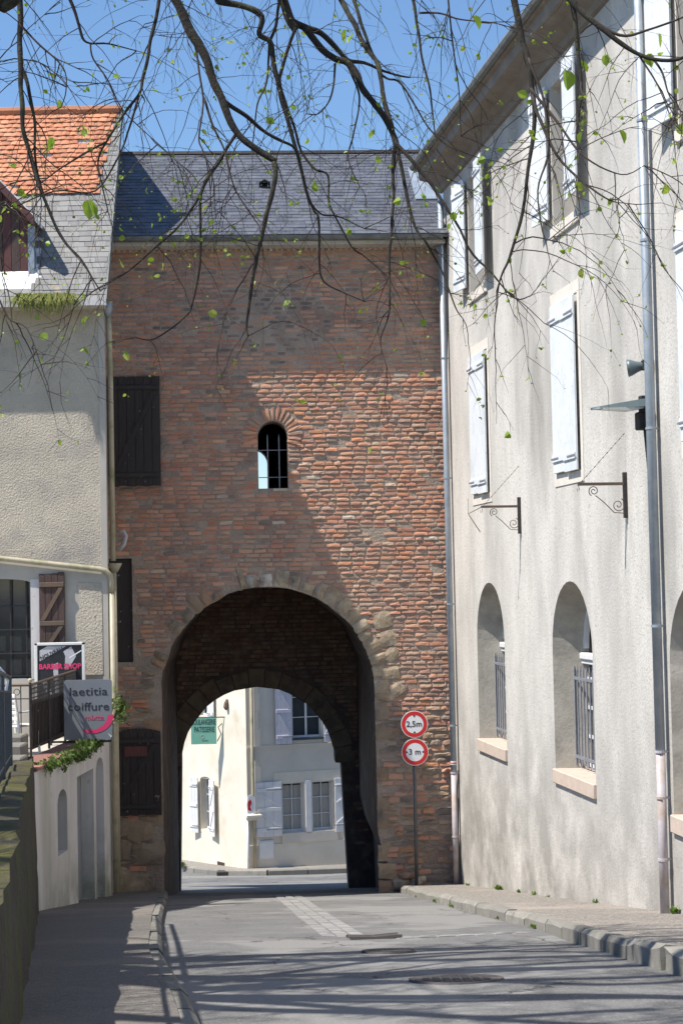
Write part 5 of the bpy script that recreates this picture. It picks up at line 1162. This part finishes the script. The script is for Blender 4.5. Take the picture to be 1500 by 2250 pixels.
BR = [  # pixel path, distance at start and end, start and end radius (m), rises to a limb?
    ([(380, -10), (415, 60), (440, 105), (475, 190), (492, 235), (520, 290), (560, 325), (605, 358)], 9.0, 8.9, .027, .017, 1),
    ([(605, 358), (607, 390), (590, 450), (570, 540), (560, 600), (550, 660), (543, 715), (546, 738)], 8.9, 8.7, .016, .005, 0),
    ([(520, 292), (490, 335), (455, 400), (440, 430), (400, 490), (345, 540), (290, 590), (240, 622)], 9.0, 8.6, .011, .003, 0),
    ([(496, 222), (540, 257), (575, 283), (615, 308), (645, 325), (660, 360), (676, 430), (704, 470), (744, 476), (800, 502)], 9.0, 9.3, .012, .003, 0),
    ([(428, 92), (437, 150), (447, 215), (438, 300), (447, 332), (470, 400), (470, 440)], 9.0, 8.8, .007, .0025, 0),
    ([(447, 215), (475, 290), (497, 345), (520, 422), (556, 478), (572, 508), (565, 580)], 9.0, 8.8, .007, .0025, 0),
    ([(487, 345), (444, 426), (440, 570), (424, 670), (400, 702), (340, 745), (300, 742)], 9.0, 8.7, .009, .0025, 0),
    ([(478, 2), (487, 4), (540, 15), (575, 38), (570, 75), (592, 92), (600, 130), (612, 190), (620, 230), (640, 290), (655, 345), (672, 420), (690, 462), (700, 482), (700, 578), (712, 618), (748, 640), (800, 662)], 10.2, 10.0, .022, .003, 1),
    ([(592, 92), (585, 180), (565, 230), (557, 300), (553, 330)], 10.2, 10.1, .008, .003, 0),
    ([(614, 6), (604, 60), (592, 92)], 10.2, 10.2, .010, .010, 1),
    ([(622, -5), (634, 40), (650, 66)], 10.6, 10.6, .032, .03, 1),
    ([(645, 50), (675, 62), (705, 72), (735, 100), (765, 132), (800, 140), (840, 158), (900, 170)], 10.6, 10.8, .026, .006, 0),
    ([(668, 62), (700, 100), (735, 130), (760, 138), (785, 165), (800, 200), (825, 230), (850, 265), (864, 300), (870, 320)], 10.6, 10.4, .023, .019, 0),
    ([(648, 60), (620, 150), (617, 190), (640, 260), (662, 330), (690, 370), (720, 386), (722, 442), (744, 490), (772, 542), (800, 562), (836, 594), (855, 612)], 10.4, 10.2, .011, .003, 0),
    ([(735, 138), (730, 190), (722, 225), (700, 250), (672, 250)], 10.6, 10.5, .008, .003, 0),
    ([(760, 136), (785, 190), (790, 230), (775, 300), (765, 350), (790, 410)], 10.6, 10.5, .008, .003, 0),
    ([(868, 318), (862, 380), (864, 440), (860, 520), (854, 590), (856, 680), (836, 740), (840, 776)], 10.4, 10.0, .013, .003, 0),
    ([(870, 318), (884, 390), (900, 458), (916, 506), (944, 546), (980, 618), (1000, 678), (1016, 700)], 10.4, 10.0, .013, .003, 0),
    ([(868, 314), (895, 340), (930, 385), (965, 430), (990, 470), (1040, 560), (1080, 600), (1130, 655), (1165, 650)], 10.4, 10.0, .015, .003, 0),
    ([(745, -6), (770, 40), (800, 100), (828, 140), (840, 200), (855, 260), (868, 316)], 11.0, 10.4, .019, .013, 1),
    ([(775, -6), (800, 70), (830, 150), (850, 172), (880, 185), (940, 280), (985, 320), (1060, 350)], 11.0, 10.6, .012, .003, 1),
    ([(905, -6), (918, 60), (928, 130), (945, 200), (953, 280), (960, 330)], 10.0, 9.8, .010, .003, 1),
    ([(920, 28), (970, 30), (1010, 42), (1080, 50), (1130, 62)], 10.0, 9.9, .007, .002, 0),
    ([(985, -6), (990, 60), (1000, 140), (1010, 220), (1012, 300)], 9.4, 9.4, .006, .002, 1),
    ([(1128, -6), (1145, 83), (1160, 130), (1167, 200), (1170, 289), (1153, 438), (1124, 554), (1103, 600), (1090, 640)], 7.6, 7.4, .017, .003, 1),
    ([(1168, 207), (1211, 322), (1277, 397), (1335, 438), (1378, 447)], 7.5, 7.2, .008, .002, 0),
    ([(1165, 192), (1231, 281), (1285, 347), (1364, 384), (1413, 364)], 7.5, 7.2, .007, .002, 0),
    ([(1160, 130), (1195, 230), (1205, 330), (1180, 420), (1195, 520), (1215, 520)], 7.5, 7.3, .007, .002, 0),
    ([(1245, -6), (1280, 28), (1326, 66), (1409, 120), (1475, 132), (1520, 118)], 7.2, 7.0, .016, .005, 1),
    ([(1290, 38), (1360, 78), (1420, 66), (1500, 38), (1530, 20)], 7.2, 7.0, .008, .003, 0),
    ([(1430, 124), (1455, 160), (1470, 210), (1500, 250)], 7.1, 7.0, .006, .002, 0),
    ([(1400, 116), (1440, 180), (1462, 232)], 7.1, 7.0, .005, .002, 0),
    ([(1262, 12), (1268, 120), (1275, 200), (1265, 300), (1275, 330)], 7.3, 7.2, .011, .003, 0),
    ([(44, -10), (45, 80), (46, 150), (48, 200), (53, 280), (74, 373), (93, 424), (115, 482), (144, 536), (179, 571), (205, 613), (222, 640)], 8.0, 7.6, .015, .003, 1),
    ([(50, 150), (64, 200), (77, 264), (80, 360), (96, 424)], 8.0, 7.8, .010, .004, 0),
    ([(50, 60), (90, 100), (140, 150), (145, 200), (135, 235)], 8.0, 7.9, .006, .002, 0),
    ([(352, -8), (332, 90), (316, 170), (306, 205), (272, 254), (232, 312), (218, 354), (221, 392), (237, 462)], 8.4, 8.0, .010, .003, 1),
    ([(310, 195), (285, 280), (268, 330), (210, 420), (120, 420), (0, 470)], 8.4, 8.0, .007, .003, 0),
    ([(232, 312), (175, 345), (120, 380), (40, 440), (0, 452)], 8.2, 7.8, .006, .002, 0),
    ([(152, -8), (175, 60), (192, 92), (240, 96), (300, 112)], 8.6, 8.6, .009, .003, 1),
    ([(200, 95), (206, 130), (240, 180), (270, 240), (330, 300), (420, 380)], 8.6, 8.6, .005, .002, 0),
    ([(-10, 640), (20, 700), (60, 722), (90, 800)], 7.4, 7.3, .005, .002, 0),
    ([(0, 20), (20, 8), (38, -8)], 7.8, 7.8, .03, .03, 1),
]
TWIGS = MB(); LEAFPTS = []
def grow(p, d, L, r0, depth, droop):
    n = max(4, int(L / .05)); P = [p.copy()]; d = d.normalized(); ph = R.uniform(0, 50)
    for i in range(n):
        d = (d + Vector((noise.noise((ph, i * .7, 0)), noise.noise((ph, i * .7, 9)) * .8, noise.noise((ph, i * .7, 20)) - droop)) * .42).normalized()
        P.append(P[-1] + d * (L / n))
    TWIGS.tube(P, [r0 * (1 - .75 * i / n) for i in range(n + 1)], 4 if depth else 5, cap=False)
    for i in range(1, n + 1):
        if depth < 2 and R.random() < (.31 if depth == 0 else .2):
            dd = (P[i] - P[i - 1]).normalized(); sd = (dd.orthogonal().normalized() * R.choice((-1, 1)) + Vector((R.gauss(0, .5), R.gauss(0, .5), R.gauss(0, .4)))).normalized()
            grow(P[i], dd * .8 + sd * .75, L * R.uniform(.25, .55), r0 * .6, depth + 1, droop * .6)
    LEAFPTS.append((P[-1], d, depth))
    if R.random() < .5: LEAFPTS.append((P[n // 2], d, depth))
for bi, (pp_, Y0, Y1, r0, r1, up_) in enumerate(BR):
    r0 *= 1.02; P = pol(pp_, Y0, Y1); C = crv(P, 5); mcount = len(C)
    if up_:
        q, qr = min(limb_pts, key=lambda t: (t[0] - C[0]).length + abs(t[0].x - C[0].x) * .3 + (3 if t[0].z > 6.2 else 0))
        mid = (q + C[0]) * .5 + Vector((-.1, 0, .15)); C = crv([q, mid, C[0]], 5)[:-1] + C
    n = len(C); k0 = n - mcount
    rr = [r0 * 1.15 if i < k0 else r0 + (r1 - r0) * (i - k0) / max(1, mcount - 1) for i in range(n)]
    C = [p + Vector((noise.noise(p * 6 + Vector((bi, 0, 0))), 0, noise.noise(p * 6 + Vector((0, bi, 3))))) * min(.012, r * 1.2) for p, r in zip(C, rr)]
    rr = [r * (1 + .18 * noise.noise(p * 14)) for p, r in zip(C, rr)]
    mb = MB(); mb.tube(C, rr, 8 if r0 > .009 else 6); mb.build('branch', 'bark' if r0 > .0085 else 'twig', tree, smooth=True)
    ln = sum((C[i + 1] - C[i]).length for i in range(n - 1))
    for i in range(max(1, k0 - 4), n):
        seg = (C[i] - C[i - 1]).length; cnt = seg * (7.8 if r0 < .012 else 5.6)
        if i == n - 1: cnt = 2
        while cnt > 0:
            if R.random() < cnt:
                dd = (C[i] - C[i - 1]).normalized(); sd = Vector((R.gauss(0, 1), R.gauss(0, .7), R.gauss(-.1, .8))).normalized()
                grow(C[i].copy(), dd * .5 + sd, R.uniform(.15, .70), R.uniform(.0021, .0038), 0, .22)
            cnt -= 1
# smaller shoots on the limbs above the frame, so that their shadows lie on the road
for q, qr in limb_pts:
    if q.x > -4.4 and R.random() < .55:
        grow(q.copy(), Vector((R.gauss(.3, .8), R.gauss(0, .8), R.gauss(0, .6))), R.uniform(.6, 1.5), .008, 0, .05)
TWIGS.build('twigs', 'twig', tree, kind='stuff')
LC = [(0.30, 0.42, 0.045), (0.36, 0.47, 0.06), (0.22, 0.33, 0.03), (0.42, 0.48, 0.09)]
LV = []
for k in range(10):
    mb = MB(); c = R.choice(LC); f = R.uniform(.15, .5); out = [(0, 0), (.32, .12), (.5, .42), (.36, .78), (0, 1.08), (-.36, .78), (-.5, .42), (-.32, .12)]
    P = [(x, y, abs(x) * f + .12 * math.sin(y * 3 + k)) for x, y in out] + [(0, .5, -.02)]
    mb.add(P, [(8, i, (i + 1) % 8) for i in range(8)], c); LV.append(mb)
R.shuffle(LEAFPTS)
items = []
def vis_px(p):
    c = M3.transposed() @ p; 
    return (-50 < 750 + FPX * c.x / -c.z < 1550 and -40 < 1125 - FPX * c.y / -c.z < 2250) if c.z < 0 else False
for p, d, dep in LEAFPTS:
    v_ = vis_px(p)
    if not v_ and R.random() < .6: continue
    nl = R.choice((1, 1, 2)) if R.random() < .16 else 0
    if nl == 0 and R.random() < .32: nl = 1; small = True
    else: small = False
    for i in range(nl):
        s_ = R.uniform(.007, .014) if small else (R.uniform(.014, .03) if R.random() < .93 else R.uniform(.035, .05))
        q = Vector((R.gauss(0, 1), R.gauss(0, 1), R.gauss(-.8, .7))).to_track_quat('Y', 'Z').to_matrix().to_4x4()
        items.append((Matrix.Translation(p) @ q @ Matrix.Rotation(R.uniform(0, 6), 4, 'Y') @ S3(s_, s_, s_), R.randrange(10), s_ * (1 if v_ else .01)))
for x, y, Y, s_ in ((180, 520, 7.5, .085), (200, 535, 7.5, .09), (120, 325, 7.8, .06), (185, 350, 7.8, .05), (735, 75, 10.6, .09), (755, 62, 10.5, .08), (1357, 345, 7.2, .06), (1378, 445, 7.2, .055), (1150, 15, 7.5, .07), (1195, 85, 7.5, .09), (1200, 65, 7.5, .07), (1440, 80, 7.1, .06), (1425, 140, 7.1, .06), (1300, 160, 7.2, .05), (1295, 320, 7.2, .05), (460, 465, 8.8, .045)):
    q = Vector((R.gauss(0, .5), R.gauss(0, .3), -1)).to_track_quat('Y', 'Z').to_matrix().to_4x4()
    tgt = at(x, y - 20, Y); tgt = min((p_ for p_, d_2, k_2 in LEAFPTS), key=lambda p_: (p_ - tgt).length)
    items.append((Matrix.Translation(tgt) @ q @ Matrix.Rotation(R.uniform(-.6, .6), 4, 'Y') @ S3(s_ * .8, s_, s_), R.randrange(10), 1))
pieces('leaf', 'leaf_buds', items, LV, 'leaf', tree, 300)
print('leaves', len(items), 'twig verts', len(TWIGS.v))
bpy.context.view_layer.update()
# ------------------------------------------------------------------ second linden, added unseen left of the frame to shade the road
tree2 = thing('linden_tree', 'added second linden tree, unseen left of the view, its limbs shading the road', 'tree', ID, (-9.6, 12.2, -1.9))
mb = MB(); T2 = [Vector(p) for p in ((-9.6, 12.2, -2.3), (-9.55, 12.2, 0), (-9.4, 12.1, 2.2), (-9.1, 12.0, 3.6))]; mb.tube(T2, [.38, .3, .27, .24], 14); mb.build('trunk', 'bark', tree2, smooth=True)
tp = T2[-1]; sh_ = TWIGS; TWIGS = MB(); keep = LEAFPTS; LEAFPTS = []
for k, (y1_, z1_, x1_) in enumerate(((10.1, 6.7, -2.6), (12.4, 6.9, -3.0), (8.3, 6.3, -3.4), (11.5, 9.1, -4.0), (7.0, 6.2, -4.2), (13.0, 8.2, -4.6), (9.2, 8.4, -3.6), (11.2, 5.6, -2.9), (13.2, 6.2, -4.2))):
    P = [tp, (-8.1, 12 + (y1_ - 12) * .35, 5.0 + k % 3 * .3), (-6.6, 12 + (y1_ - 12) * .75, z1_ - .7), (-4.9 + (x1_ + 3) * .4, y1_ + .1, z1_ - .1), (x1_, y1_, z1_)]
    r0, r1 = R.uniform(.18, .24), R.uniform(.06, .09)
    C = crv(P, 6); C = [p + Vector((0, noise.noise(p * .8) * .55, noise.noise(p * .8 + Vector((5, 0, 0))) * .5)) if 2 < i else p for i, p in enumerate(C)]
    mb = MB(); mb.tube(C, [r0 + (r1 - r0) * i / (len(C) - 1) for i in range(len(C))], 9); mb.build('limb', 'bark', tree2, smooth=True)
    for i, q in enumerate(C):
        if i > 4:
            for _ in range(2):
                if R.random() < .6: grow(q.copy(), Vector((R.gauss(.8, .7), R.gauss(0, .7), R.gauss(0, .5))), R.uniform(.6, 1.9), R.uniform(.010, .028), 0, .04)
TWIGS.build('twigs', 'twig', tree2, kind='stuff'); TWIGS = sh_; LEAFPTS = keep
bpy.context.view_layer.update()
